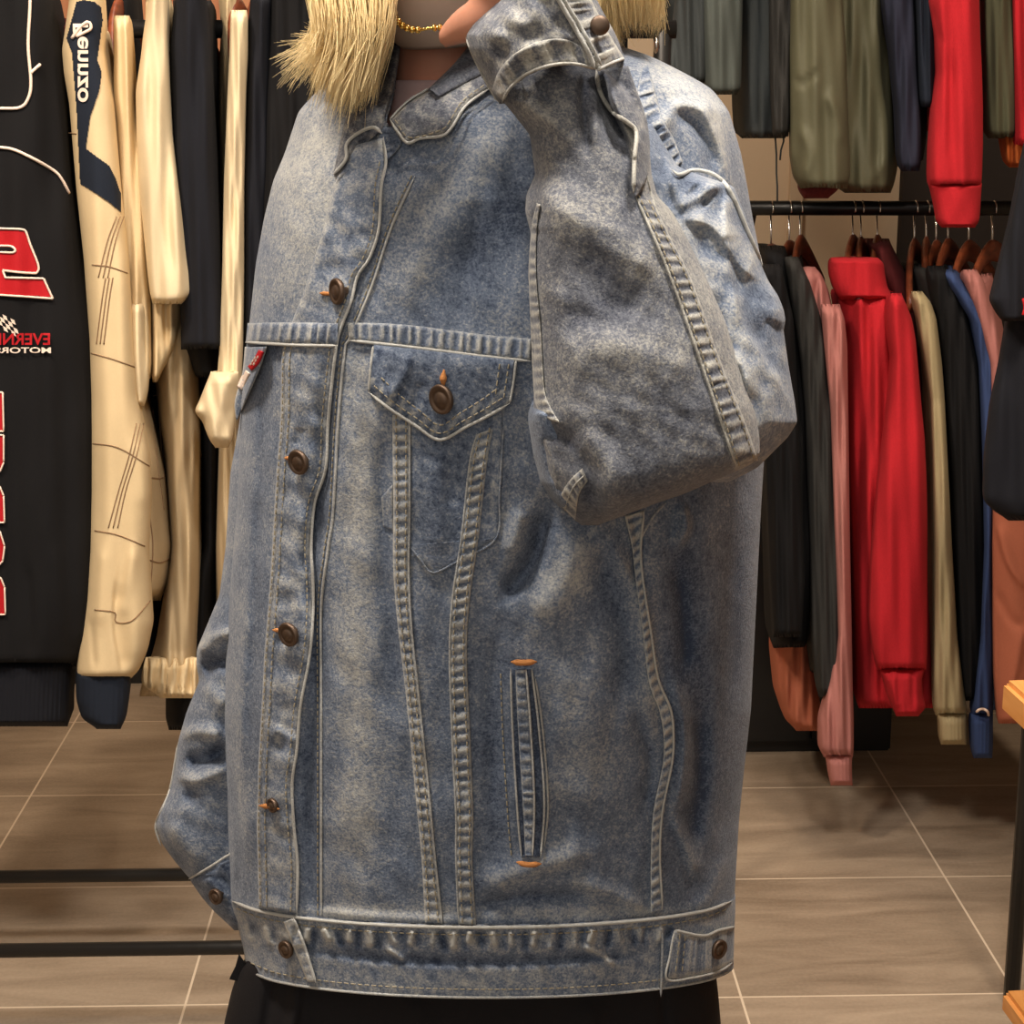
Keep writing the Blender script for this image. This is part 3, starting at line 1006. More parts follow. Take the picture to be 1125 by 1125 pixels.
# raised arm: upper sleeve
UF = [([(742, 228), (768, 216), (792, 200)], 7, 9, 9), ([(748, 238), (785, 250), (815, 292), (836, 306)], 6, 12, 10), ([(797, 214), (799, 266)], 5, 9, 6), ([(760, 205), (780, 225)], 12, 10, -9),
      ([(735, 235), (762, 285), (782, 335)], 16, 14, 9), ([(796, 270), (804, 315), (814, 355), (840, 398), (874, 455)], 26, 4.5, 6), ([(806, 290), (826, 340), (850, 400)], 8, 18, -6),
      ([(770, 345), (792, 400), (806, 450)], 14, 14, -4), ([(800, 380), (830, 430), (850, 480)], 14, 14, 7), ([(818, 400), (822, 440), (838, 500)], 4, 8, 5), ([(840, 352), (852, 360), (862, 366)], 6, 5, -4),
      ([(720, 150), (732, 200), (738, 235)], 8, 6, -6)]
US = Surf([(136, 660, 716), (160, 660, 730), (184, 658, 746), (196, 656, 780), (204, 655, 806), (240, 655, 820), (295, 655, 838), (310, 655, 845), (325, 655, 855), (340, 655, 861), (352, 655, 863), (364, 655, 861),
           (400, 660, 866), (440, 665, 873), (464, 670, 876), (480, 680, 866), (500, 690, 846), (514, 700, 832), (530, 710, 800)], [(136, 1.35), (300, 1.33), (530, 1.29)], [(136, .045), (200, .06), (400, .075), (530, .06)], 2.3,
          lambda x, y: folds(UF, x, y) + 0.0016 * nz2(x, y), cap=(50, 30), sm=2)
us = US.build('sleeve', M['denim'], jacket, 170, 260, 14, wear=lambda x, y: 0.06 + np.clip(folds(UF, x, y) * 20, -0.25, 0.25) + 0.12 * nz2(x, y))
us['label'] = 'raised sleeve above the elbow'

# raised arm: forearm sleeve
AF = [([(596, 225), (655, 252), (722, 300)], 20, 22, 5), ([(598, 290), (652, 305), (705, 345)], 22, 26, -5), ([(661, 82), (672, 122), (690, 160)], 13, 3, -32), ([(697, 145), (696, 180), (700, 212)], 5, 14, 5),
      ([(640, 80), (641, 120), (646, 170)], 5, 5, -6), ([(655, 90), (656, 150)], 5, 3, 4), ([(565, 112), (600, 130), (636, 160)], 12, 14, 6), ([(590, 90), (597, 104), (606, 116)], 8, 8, -6),
      ([(575, 100), (590, 96)], 7, 7, 4), ([(610, 400), (680, 380), (760, 420)], 30, 30, 5), ([(620, 350), (700, 350)], 22, 22, -4), ([(600, 470), (640, 500), (650, 560)], 8, 12, -6), ([(630, 480), (668, 515), (672, 560)], 12, 18, 6),
      ([(588, 462), (604, 500), (612, 545)], 5, 5, 4), ([(700, 215), (740, 300), (780, 400), (815, 500)], 6, 6, 2), ([(590, 175), (586, 210), (590, 250)], 7, 9, -6)]
AS = Surf([(62, 556, 660), (80, 549, 668), (97, 549, 684), (112, 553, 697), (130, 568, 706), (148, 582, 712), (192, 588, 716), (215, 578, 722), (232, 577, 738), (256, 583, 752), (302, 580, 775), (355, 585, 798), (424, 587, 820),
           (448, 586, 829), (461, 582, 833), (480, 586, 835), (500, 591, 835), (510, 593, 826), (519, 596, 806), (530, 600, 780), (541, 603, 756), (552, 611, 724), (562, 622, 697), (570, 629, 676), (577, 640, 655)],
          [(62, 1.285), (250, 1.262), (577, 1.245)], [(62, .045), (250, .062), (450, 0.075), (577, .07)], 2.4,
          lambda x, y: folds(AF, x, y) + 0.0008 * nz1(x, y) + 0.0006 * nz2(x, y), cap=(26, 60), sm=2)


def awear(x, y):  # fold fading, with underside shade and bright upper sleeve painted in
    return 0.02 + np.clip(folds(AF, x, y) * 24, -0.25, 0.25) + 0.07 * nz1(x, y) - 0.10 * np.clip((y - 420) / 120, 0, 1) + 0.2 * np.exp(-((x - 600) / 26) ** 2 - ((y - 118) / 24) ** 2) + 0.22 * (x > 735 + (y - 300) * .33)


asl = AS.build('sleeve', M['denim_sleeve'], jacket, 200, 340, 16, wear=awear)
asl['label'] = 'raised sleeve below the elbow'
# inner side lobe at the crook of the elbow
LS = Surf([(446, 585, 605), (462, 580, 625), (500, 586, 640), (530, 594, 640), (549, 606, 640), (562, 620, 640)], 1.262, 0.06, 2.2, lambda x, y: folds([([(600, 480), (612, 530)], 8, 8, -5)], x, y), cap=(10, 10), sm=2)
LS.build('elbow_fold', M['denim'], asl, 40, 60, 8, wear=lambda x, y: -0.08 + 0 * x)
LSW0 = lambda x, y: 0.12 * nz2(x * 2, y * 2)
tape = [(697, 213), (714, 250), (739, 310), (771, 400), (798, 480), (809, 514)], [(717, 220), (736, 260), (761, 310), (791, 395), (818, 462), (833, 506)]
strip('seam_tape', tape[0], tape[1], AS, 0.0035, M['denim_sleeve'], asl, 260, 11, 0.0012, 14, 0.4, 0.10, 0.42, 0.35, seed=3)
stitches('stitching', [[(x + 4, y) for x, y in tape[0]], [(x - 4, y) for x, y in tape[1]]], AS, 0.0042, M['thread'], asl)
cord('seam_cord', tape[0], AS, 0.0025, 0.0013, M['denim_sleeve'], asl, wear=0.54)
strip('seam_tape', [(706, 70), (700, 110), (712, 140), (722, 160), (738, 188)], [(712, 70), (722, 110), (728, 132), (740, 152), (750, 178)], TS, 0.004, M['denim'], jacket, 120, 9, 0.0018, 13, 0.4, 0.08, 0.35, 0.2, seed=5)
cord('seam_cord', [(738, 186), (746, 192), (762, 187), (780, 190), (795, 200), (808, 222), (822, 255), (838, 292)], US, 0.006, 0.0022, M['denim'], us, wear=0.68)
cord('seam_cord', [(717, 140), (726, 160), (738, 186)], TS, 0.008, 0.0016, M['denim'], jacket, wear=0.65)
strip('sleeve_overlap', [(655, 77), (659, 100), (672, 122), (690, 135), (699, 147), (697, 176), (696, 214)], [(690, 72), (700, 100), (710, 130), (714, 160), (712, 190), (704, 210), (698, 218)], AS, 0.013, M['denim_sleeve'], asl, 90, 14, 0.0005, 30, 0.3, 0.0, 0.05, 0.05, extra=LSW0, seed=77)
cord('seam_cord', [(655, 76), (659, 100), (672, 122), (690, 135), (699, 146), (697, 175), (696, 212)], AS, 0.013, 0.0022, M['denim_sleeve'], asl, wear=0.54)
cord('seam_cord', [(700, 145), (705, 170), (716, 215), (728, 248), (742, 280)], AS, 0.001, 0.0012, M['denim_sleeve'], asl, wear=0.43)
strip('seam_tape', [(590, 222), (584, 250), (581, 300), (583, 360), (586, 425), (590, 448), (604, 462)], [(594, 224), (590, 250), (589, 300), (594, 360), (598, 425), (604, 445), (616, 466)], AS, 0.004, M['denim_sleeve'], asl, 140, 9, 0.0012, 12, 0.3, 0.15, 0.4, 0.2, seed=8)
strip('seam_tape', [(640, 514), (624, 530), (612, 552)], [(646, 528), (636, 544), (632, 572)], AS, 0.003, M['denim_sleeve'], asl, 60, 9, 0.001, 9, 0.3, 0.15, 0.4, 0.2, seed=9)
cord('seam_cord', [(643, 521), (629, 537), (620, 561)], AS, 0.0035, 0.0009, M['denim_sleeve'], asl, wear=0.36)

# raised cuff
CF = [([(548, 88), (560, 68), (590, 48), (640, 40)], 6, 8, 4), ([(530, 50), (570, 25), (600, 20)], 14, 14, 4), ([(560, 95), (575, 76), (610, 60)], 4, 4, -3), ([(520, 30), (560, 60)], 8, 8, -2)]
CS = Surf([(-62, 560, 640), (-30, 556, 642), (-8, 552, 650), (0, 546, 656), (12, 534, 662), (26, 520, 670), (39, 512, 677), (52, 515, 682), (64, 521, 686), (78, 529, 684), (92, 536, 680), (104, 542, 640), (114, 549, 580)],
          1.272, 0.066, 2.2, lambda x, y: folds(CF, x, y) + 0.0016 * nz2(x, y), cap=(0, 14), sm=2)
# end the cuff along its curved wrist seam
CUT = [(545, 125), (551, 108), (562, 92), (580, 79), (605, 71), (630, 69), (654, 75), (686, 66), (700, 140)]
cu = CS.build('cuff', M['denim_sleeve'], jacket, 150, 160, 14, hole=CUT, wear=lambda x, y: 0.05 + 0.14 * nz2(x * 1.4, y * 1.4) + np.clip(folds(CF, x, y) * 30, -.2, .2), open_ends=True, solid=0.003)
cu['label'] = 'greyed cuff of the raised sleeve'
strip('cuff_seam', [(540, 100), (548, 78), (564, 60), (590, 46), (620, 43), (646, 55)], [(552, 112), (561, 95), (579, 81), (604, 72), (630, 70), (655, 77)], CS, 0.003, M['denim_sleeve'], cu, 120, 9, 0.0012, 24, 0.5, 0.2, 0.3, 0.1, seed=11)
cord('seam_cord', [(551, 113), (561, 96), (579, 81), (604, 72), (630, 70), (656, 76)], CS, 0.004, 0.0016, M['denim_sleeve'], cu, wear=0.43)
cord('seam_cord', [(512, 41), (520, 62), (534, 90), (547, 112)], CS, 0.0, 0.0014, M['denim_sleeve'], cu, wear=0.4)
strip('cuff_placket', [(604, -20), (614, 0), (630, 28), (645, 55), (656, 77)], [(640, -20), (650, 0), (662, 24), (674, 45), (686, 64)], CS, 0.006, M['denim_sleeve'], cu, 100, 11, 0.002, 22, 0.6, 0.25, 0.4, 0.3, seed=12)
cord('seam_cord', [(604, -20), (614, 0), (630, 28), (645, 55), (654, 76)], CS, 0.008, 0.0022, M['denim'], cu, wear=0.65)
cord('seam_cord', [(610, -20), (620, 0), (637, 28), (651, 53), (661, 73)], CS, 0.009, 0.0018, M['denim'], cu, wear=0.58)
cord('seam_cord', [(656, 77), (668, 71), (686, 64)], CS, 0.006, 0.0018, M['denim'], cu, wear=0.65)
V, Fc = lump(w1(659, 28, 1.215), (0.0065, 0.003, 0.0065), 18)
mesh('button', V, Fc, M['brass'], cu)

# collar
NS = Surf([(20, 400, 610), (200, 330, 640)], 1.42, [(20, .06), (60, .085), (110, .118), (200, .14)], 2.4)
LSW = lambda x, y: 0.12 * nz2(x * 2, y * 2)
c1 = strip('collar_leaf', [(428, 131), (448, 111), (471, 97), (497, 72), (520, 44), (540, 25)], [(448, 158), (462, 152), (486, 149), (497, 139), (512, 116), (538, 97), (565, 88)], TS, 0.012, M['denim_sleeve'], jacket, 120, 20, 0.0006, 30, 0.6, 0.02, 0.1, 0.15, extra=LSW, seed=14)
cord('seam_cord', [(428, 131), (438, 146), (448, 157), (462, 152), (486, 149), (497, 139), (512, 116), (538, 97)], TS, 0.012, 0.0017, M['denim'], c1, wear=0.61)
cord('seam_cord', [(428, 131), (448, 111), (471, 97)], TS, 0.012, 0.0012, M['denim'], c1, wear=0.50)
stitches('stitching', [[(434, 132), (450, 151), (484, 143), (494, 133), (508, 111), (534, 92)]], TS, 0.0135, M['thread'], c1)
strip('collar_stand', [(470, 98), (497, 72), (522, 44)], [(482, 108), (512, 92), (556, 70)], TS, 0.016, M['denim_sleeve'], jacket, 60, 10, 0, 10, 0, -0.15, 0.05, 0.1, seed=15)
c2 = strip('collar_leaf', [(441, 22), (439, 60), (432, 98), (424, 124), (420, 142)], [(404, 30), (398, 80), (386, 112), (376, 145), (366, 192)], TS, 0.012, M['denim_sleeve'], jacket, 120, 20, 0.001, 34, 0.8, -0.02, 0.1, 0.12, extra=LSW, seed=16,
           Dx=lambda x, y: folds([([(404, 60), (396, 110), (392, 140)], 8, 8, 6), ([(410, 150), (398, 160), (382, 185)], 5, 6, -8), ([(425, 60), (416, 120)], 7, 7, -5)], x, y))
cord('seam_cord', [(366, 192), (380, 175), (381, 158), (394, 146), (410, 140), (420, 147)], TS, 0.014, 0.002, M['denim'], c2, wear=0.58)
strip('neck_loop', [(418, 140), (414, 152), (420, 166), (425, 178)], [(434, 138), (440, 150), (440, 160), (430, 172)], TS, 0.005, M['denim'], jacket, 40, 8, 0.0008, 10, 0, -0.1, 0.1, 0.3, seed=17)

# front plackets
pr = [(421, 150), (424, 178), (419, 205), (416, 252), (406, 283), (393, 303), (386, 330), (374, 362), (369, 384), (361, 458), (358, 514), (346, 552), (342, 597), (344, 640), (344, 675), (340, 721), (330, 777), (326, 824), (321, 861), (323, 908), (327, 950), (326, 1004)]
pl = [(382, 160), (372, 190), (364, 215), (352, 262), (340, 300), (332, 325), (322, 350), (314, 372), (309, 396), (308, 458), (304, 512), (301, 562), (299, 597), (297, 631), (293, 684), (290, 723), (288, 763), (284, 833), (283, 865), (282, 905), (283, 950), (284, 998)]
PF = [([(312, 770), (318, 800), (300, 830)], 9, 9, -4), ([(300, 800), (325, 815)], 6, 6, 4), ([(300, 560), (340, 575)], 8, 10, 2), ([(330, 470), (325, 490)], 6, 6, -3), ([(290, 905), (320, 925)], 8, 8, -3)]
pk = strip('button_placket', pl, pr, TS, 0.0085, M['denim'], jacket, 420, 24, 0.0008, 40, 0.4, 0.10, 0.10, 0.12, extra=lambda x, y: 0.10 * nz2(x * 2, y * 1.6), seed=21,
           Dx=lambda x, y: folds(PF, x, y) + 0.0008 * nz2(x, y))
cord('seam_cord', pr, TS, 0.0075, 0.0017, M['denim'], pk, 260, wear=0.61)
stitches('stitching', [[(x - 7, y) for x, y in pr[1:]], [(x + 2, y) for x, y in pl[7:]], [(x + 9, y) for x, y in pl[7:]]], TS, 0.0098, M['thread'], pk)
up = [(456, 193), (430, 250), (408, 316), (384, 372), (379, 384), (372, 458), (366, 562), (360, 605), (353, 670), (353, 787), (353, 1008)]
cord('seam_cord', up, TS, 0.002, 0.0014, M['denim'], jacket, 200, wear=0.50)
stitches('stitching', [[(x - 4, y) for x, y in up]], TS, 0.0012, M['thread'], jacket)

# yoke seam
yk = strip('yoke_seam', [(272, 355), (320, 354), (372, 354)], [(270, 376), (320, 378), (371, 379)], TS, 0.0125, M['denim'], jacket, 130, 9, 0.0016, 11, 0.3, 0.10, 0.42, 0.12, seed=30)
cord('seam_cord', [(269, 376), (320, 379), (371, 380)], TS, 0.0115, 0.0017, M['denim'], yk, wear=0.61)
yk2 = strip('yoke_seam', [(381, 354), (448, 357), (535, 368), (584, 372)], [(383, 373), (448, 380), (535, 391), (584, 396)], TS, 0.004, M['denim'], jacket, 220, 9, 0.0016, 11, 0.3, 0.10, 0.42, 0.12, seed=31)
cord('seam_cord', [(383, 374), (448, 381), (535, 392), (584, 397)], TS, 0.004, 0.0018, M['denim'], yk2, wear=0.61)

# chest pocket
pkt = strip('chest_pocket', [(450, 440), (450, 600), (452, 604)], [(553, 430), (551, 500), (547, 594)], TS, 0.0018, M['denim'], jacket, 90, 20, 0, 10, 0, -0.04, 0.0, 0.1, extra=LSW, seed=33)
strip('pocket_point', [(450, 598), (462, 614), (476, 628)], [(546, 590), (512, 610), (478, 629)], TS, 0.002, M['denim'], pkt, 40, 12, 0, 10, 0, 0.0, 0, 0.1, seed=34)
cord('seam_cord', [(450, 600), (462, 615), (476, 629), (507, 614), (545, 591), (549, 540), (553, 470)], TS, 0.002, 0.0012, M['denim'], pkt, 120, wear=0.1)
s1 = [(431, 455), (432, 560), (432, 624), (437, 688), (446, 765), (457, 880), (463, 943), (467, 1014)], [(450, 455), (450, 560), (449, 624), (452, 688), (460, 765), (472, 880), (478, 943), (486, 1016)]
s2 = [(524, 476), (516, 510), (507, 590), (497, 660), (494, 720), (497, 816), (501, 896), (501, 943), (504, 1016)], [(542, 470), (535, 510), (526, 590), (516, 660), (513, 720), (517, 816), (520, 896), (519, 943), (523, 1018)]
for q, (A, B) in enumerate((s1, s2)):
    st = strip('panel_seam', A, B, TS, 0.0036, M['denim'], jacket, 360, 9, 0.0013, 12.5, 0.25, 0.22, 0.36, 0.25, seed=40 + q)
    e = B if q == 0 else A
    cord('seam_cord', e, TS, 0.003, 0.0013, M['denim'], st, 200, wear=0.43)
    stitches('stitching', [[(x + 4, y) for x, y in A], [(x - 4, y) for x, y in B]], TS, 0.005, M['thread'], st)
strip('pocket_edge_tab', [(419, 545), (421, 580)], [(431, 530), (432, 585)], TS, 0.002, M['denim'], jacket, 20, 7, 0, 10, 0, 0.1, 0.0, 0.2)

# pocket flap: top edge to pointed bottom edge
top = [(410, 378), (440, 381), (481, 385), (525, 390), (566, 395)]
bot = [(405, 431), (428, 449), (456, 467), (483, 483), (512, 469), (536, 457), (560, 443)]
flap = strip('pocket_flap', top, bot, TS, 0.0085, M['denim'], jacket, 150, 40, 0.0, 20, 0, 0.0, 0, 0.0, seed=50,
             extra=lambda x, y: 0.14 * nz2(x * 2, y * 2) - 0.08 + 0.45 * np.clip(np.sin(x / 2.6 + y / 5) * 0.5 + 0.3, 0, 1) * (poly_dist(bot, x, y)[0] < 17),
             Dx=lambda x, y: folds([([(425, 440), (445, 410), (450, 385)], 6, 8, 3), ([(455, 450), (462, 420)], 6, 6, -2), ([(487, 400), (487, 470)], 8, 8, 2)], x, y))
cord('seam_cord', [(410, 380), (407, 405), (405, 431)], TS, 0.008, 0.0015, M['denim'], flap, wear=0.54)
cord('seam_cord', bot, TS, 0.008, 0.0018, M['denim'], flap, wear=0.68)
cord('seam_cord', [(560, 443), (564, 420), (567, 396)], TS, 0.008, 0.0015, M['denim'], flap, wear=0.54)
ins = lambda d: [(x + (483 - x) * d / 90, y - d) for x, y in bot]
stitches('stitching', [ins(7), ins(16), [(559, 400), (553, 440)], [(549, 400), (544, 436)]], TS, 0.0092, M['thread'], flap)


def button(px, py, Y, ry, parent, tilt=0, r=0.0085):
    c = Vector(w1(px, py, Y))
    q = Euler((R(tilt), 0, R(ry))).to_matrix()     # face along local -y
    prof = [(0, -0.0042), (0.45, -0.0042), (0.5, -0.0032), (0.72, -0.0032), (0.8, -0.0044), (0.96, -0.0038), (1.0, -0.0018), (0.9, 0.0), (0.35, 0.001), (0.3, 0.006)]
    V, Fc = [], []
    sd = 28
    for a, y in prof:
        for k in range(sd):
            th = 2 * math.pi * k / sd
            p = q @ Vector((a * r * math.cos(th), y, a * r * math.sin(th)))
            V.append(c + p)
    for i in range(len(prof) - 1):
        for k in range(sd):
            a, b = i * sd + k, i * sd + (k + 1) % sd
            Fc.append((a, b, b + sd, a + sd))
    b = mesh('button', V, Fc, M['brass'], parent)
    return b


button(239, 984, 1.43, -35, cf, 0, 0.007)


def buttonhole(poly, base, off, parent):
    cord('buttonhole', poly, base, off, 0.0022, M['orange_thread'], parent, 20)


for (bx, by, hx, hy, ry) in ((373, 320, 357, 322, -58), (330, 507, 318, 503, -40), (319, 696, 305, 692, -38)):
    Yb = float(TS.Y(bx, by)) - 0.015
    button(bx, by, Yb, ry, jacket, 6 if by != 320 else 0, 0.0098)
    buttonhole([(hx - 6, hy), (hx + 8, hy + 1)], TS, 0.0105, jacket)
cord('buttonhole', [(284, 885), (296, 886), (307, 889)], TS, 0.0105, 0.003, M['orange_thread'], jacket, 20)
button(302, 884, float(TS.Y(302, 884)) - 0.0075, -50, jacket, 0, 0.006)
button(487, 438, float(TS.Y(487, 438)) - 0.0135, -42, flap, 4, 0.0112)
cord('buttonhole', [(488, 406), (487, 415), (487, 426)], TS, 0.0115, 0.0042, M['orange_thread'], flap, 12)

# welt pocket with bar tacks
wp = strip('welt_pocket', [(561, 734), (563, 800), (569, 899), (573, 942)], [(584, 734), (592, 800), (598, 880), (594, 942)], TS, 0.003, M['denim'], jacket, 200, 9, 0.0, 10, 0, -0.25, 0, 0.0, seed=60)
strip('welt', [(566, 735), (569, 800), (574, 880), (577, 941)], [(578, 735), (583, 800), (587, 880), (585, 941)], TS, 0.006, M['denim'], wp, 200, 9, 0.0008, 12, 0, 0.12, 0.3, 0.2, seed=61)
for pts_, o_ in (([(561, 734), (563, 800), (569, 899), (573, 942)], 0.0045), ([(584, 734), (592, 800), (598, 880), (594, 942)], 0.0045), ([(578, 735), (583, 800), (587, 880), (585, 941)], 0.007), ([(588, 745), (596, 800), (602, 880), (598, 930)], 0.001)):
    cord('seam_cord', pts_, TS, o_, 0.0013, M['denim'], wp, 120, wear=0.47)
stitches('stitching', [[(550, 740), (552, 800), (558, 899), (562, 942)]], TS, 0.0005, M['thread'], wp)
cord('bar_tack', [(561, 727), (574, 728), (590, 727)], TS, 0.006, 0.0034, M['orange_thread'], wp, 24)
cord('bar_tack', [(567, 947), (580, 950), (595, 949)], TS, 0.006, 0.0030, M['orange_thread'], wp, 24)

# side seam
ss = [(686, 566), (694, 600), (698, 634), (706, 694), (713, 750), (724, 780), (729, 810), (728, 840), (718, 890), (715, 940), (715, 1004)], [(708, 560), (704, 600), (706, 634), (715, 694), (723, 745), (737, 780), (740, 810), (738, 840), (728, 890), (725, 940), (728, 1000)]
st = strip('side_seam', ss[0], ss[1], TS, 0.0045, M['denim'], jacket, 300, 9, 0.0013, 12, 0.4, 0.22, 0.38, 0.3, seed=63)
cord('seam_cord', ss[1], TS, 0.0045, 0.0014, M['denim'], st, 160, wear=0.54)
cord('seam_cord', [(700, 600), (716, 570), (732, 552)], TS, 0.003, 0.0012, M['denim'], jacket, wear=0.36)

# far chest pocket flap on the left edge, with its woven tag
fl = strip('pocket_flap', [(269, 381), (266, 410), (258, 440), (259, 460)], [(294, 380), (286, 404), (274, 432), (261, 462)], TS, 0.020, M['denim'], jacket, 60, 12, 0.0, 10, 0, 0.1, 0, 0.4, seed=70)
strip('woven_tag', [(284, 383), (278, 394), (271, 403)], [(291, 386), (285, 400), (276, 409)], TS, 0.024, M['red_emblem'], fl, 20, 6)
stitches('tag_lettering', [[(281, 392), (275, 402)], [(284, 391), (278, 402)]], TS, 0.0245, M['white_emblem'], fl, 2.2, 1.6, 0.0008)
strip('tag_backing', [(270, 405), (264, 416), (260, 425)], [(276, 410), (271, 420), (266, 430)], TS, 0.023, M['white_emblem'], fl, 20, 6)

# waistband
BF = [([(300, 1020), (330, 1040)], 5, 5, 3)]
rw = np.random.default_rng(5)
for k in range(42):
    x = 268 + k * 11.4 + rw.uniform(-4, 4)
    yy = 1018 + 14 * math.sqrt(max(0, 1 - ((x - 528) / 290) ** 2))
    BF.append(([(x, yy - 10), (x + rw.uniform(-6, 8), yy + rw.uniform(4, 14))], rw.uniform(2.5, 4.5), rw.uniform(2.5, 5), (-1) ** k * rw.uniform(2.0, 6.5)))
BF.append(([(335, 1045), (430, 1055), (560, 1058), (700, 1050)], 4, 9, -4))
BF.append(([(640, 1040), (660, 1048), (674, 1062)], 3, 4, 5))
BF.append(([(425, 1042), (445, 1056)], 3, 4, 5))
sagb = lambda y, u: 35 * np.sqrt(np.clip(1 - u * u, 0, 1))
BS = Surf([(983, 250, 808), (1000, 254, 808), (1020, 262, 807), (1045, 268, 806), (1062, 270, 806)], 1.462, 0.158, 2.3, lambda x, y: folds(BF, x, y), warp=sagb, hb=.115)
wb = BS.build('waistband', M['denim'], jacket, 320, 50, 24, wear=lambda x, y: 0.12 + np.clip(folds(BF, x, y) * 90, -0.3, 0.45) + 0.1 * nz2(x * 1.5, y * 1.5), open_ends=True, solid=0.003)
u_ = np.linspace(-0.985, 0.985, 24)
wl = lambda y0, xl, xr, dy=35: [((xl + xr) / 2 + (xr - xl) / 2 * u, y0 + dy * math.sqrt(1 - u * u)) for u in u_]
cord('seam_cord', wl(984, 251, 808), BS, 0.002, 0.0020, M['denim'], wb, 300, wear=0.65)
cord('seam_cord', wl(1061, 270, 806), BS, 0.001, 0.0016, M['denim'], wb, 300, wear=0.43)
stitches('stitching', [wl(992, 256, 804), wl(1052, 272, 800)], BS, 0.0012, M['thread'], wb)
tb = strip('waistband_tab', [(311, 1012), (322, 1040), (338, 1079)], [(322, 1008), (334, 1036), (347, 1079)], BS, 0.008, M['denim'], wb, 60, 8, 0.0005, 14, 0, 0.3, 0.2, 0.4)
cord('seam_cord', [(322, 1008), (334, 1038), (347, 1080)], BS, 0.010, 0.0017, M['denim'], wb, wear=0.65)
button(316, 1042, float(BS.Y(316, 1042)) - 0.004, -40, wb, 0, 0.0075)
sd = strip('adjuster_tab', [(741, 1022), (772, 1027), (790, 1022), (807, 1018)], [(733, 1076), (762, 1073), (790, 1066), (806, 1056)], BS, 0.010, M['denim'], wb, 70, 16, 0.0015, 18, 0, 0.1, 0.3, 0.25)
cord('seam_cord', [(741, 1022), (772, 1028), (790, 1022), (808, 1018)], BS, 0.010, 0.0018, M['denim'], sd, wear=0.68)
cord('seam_cord', [(741, 1022), (736, 1050), (733, 1076), (762, 1074), (790, 1067), (806, 1057)], BS, 0.009, 0.0015, M['denim'], sd, wear=0.58)
stitches('stitching', [[(747, 1026), (742, 1070)], [(753, 1028), (749, 1070)]], BS, 0.011, M['thread'], sd)
button(788, 1042, float(BS.Y(788, 1042)) - 0.013, 38, sd, 0, 0.0085)
cord('seam_cord', [(728, 1024), (727, 1060), (726, 1095)], BS, 0.003, 0.0015, M['denim'], wb, wear=0.3)

# ------------------------------------------------------------------ racks and clothes
def pleat(seed, amp, lam, drift=0.06, start=None):
    r = np.random.default_rng(seed)
    a, b, c = r.uniform(0, 6.28, 3)

    def f(x, y):
        g = 1.0 if start is None else np.clip((y - start) / 250.0, 0.15, 1)
        return amp * g * (np.sin(2 * math.pi * (x + drift * y + 6 * np.sin(y / 130 + c)) / lam + a) + 0.5 * np.sin(2 * math.pi * (x - drift * .7 * y) / (lam * 0.57) + b) + 0.3 * np.sin(y / 21 + x / 17 + c))
    return f


def cloth(name, rows, Y, hd, mat, parent, amp=0.004, lam=22, cap=(14, 6), p=2.4, fl=None, nu=36, nv=90, sm=3, drift=0.06, seed=None):
    seed = random.randrange(9999) if seed is None else seed
    pf = pleat(seed, amp, lam, drift)
    D = (lambda x, y: pf(x, y) + folds(fl, x, y)) if fl else pf
    s = Surf(rows, Y, hd, p, D, cap=cap, sm=sm)
    o = s.build(name, M[mat] if isinstance(mat, str) else mat, parent, nu, nv, 12)
    return o, s


def garment(name, label, cat, group, parts, px=None):
    """parts: (name, rows, Y, half depth, material, kwargs)"""
    r0 = parts[0][1]
    top = W((r0[0][1] + r0[0][2]) / 2, r0[0][0], parts[0][2])
    t = thing(name, label, cat, top, group)
    out = []
    for q in parts:
        kw = q[5] if len(q) > 5 else {}
        out.append(cloth(q[0], q[1], q[2], q[3], q[4], t, **kw))
    return t, out


def hanger(px, rail_py, Y, top_py, ang, label, group, wood='hanger_wood', arm=0.20, rail_r=0.0125):
    rc = Vector(w1(px, rail_py, Y))
    zt = w1(px, top_py, Y)[2]
    t = thing('clothes_hanger', label, 'hanger', (rc.x, rc.y, zt), group)
    q = Matrix.Rotation(R(ang), 3, 'Z')
    # hook over the rail
    r = rail_r + 0.0025
    pts = []
    for k in range(15):
        a = R(200 - 215 * k / 14)
        pts.append((0, r * math.cos(a), rc.z + r * math.sin(a)))
    pts += [(0, r * 0.8, rc.z - 0.012), (0, 0.004, rc.z - 0.03), (0, 0, rc.z - 0.045), (0, 0, zt - 0.004)]
    P = catmull(pts, 50)
    P[:, 0] += rc.x
    P[:, 1] += rc.y
    tube('hook', P, 0.0018, M['steel'], t, 8)
    # wooden shoulders
    V, Fc = [], []
    n = 30
    for i in range(n):
        s = -1 + 2 * i / (n - 1)
        x = s * arm
        z = zt - 0.012 - 0.085 * abs(s) ** 1.7
        bend = -0.02 * abs(s) ** 2
        hh = 0.021 - 0.007 * abs(s)
        th = 0.0065
        for k in range(10):
            a = 2 * math.pi * k / 10
            p = q @ Vector((x, bend + th * math.cos(a), 0))
            V.append((rc.x + p.x, rc.y + p.y, z + hh * math.sin(a)))
    for i in range(n - 1):
        for k in range(10):
            a, b = i * 10 + k, i * 10 + (k + 1) % 10
            Fc.append((a, a + 10, b + 10, b))
    Fc.append(tuple(range(10)))
    Fc.append(tuple((n - 1) * 10 + k for k in range(10))[::-1])
    mesh('shoulders', V, Fc, M[wood], t)
    return t


# ---- left rack
LY = 2.80
rz = w1(240, 32, LY)[2]
xa, xb = w1(-230, 32, LY)[0], w1(728, 30, LY)[0]
rk = thing('clothes_rack', 'black tubular clothes rack holding the cream and black garments at left', 'clothes rack', ((xa + xb) / 2, LY, 0))
tube('rail', [(xa - .02, LY, rz), (0, LY, rz), (xb + 0.02, LY, rz)], 0.0135, M['black_metal'], rk, 14)
yb1, yb2 = None, None
BZ = 0.15


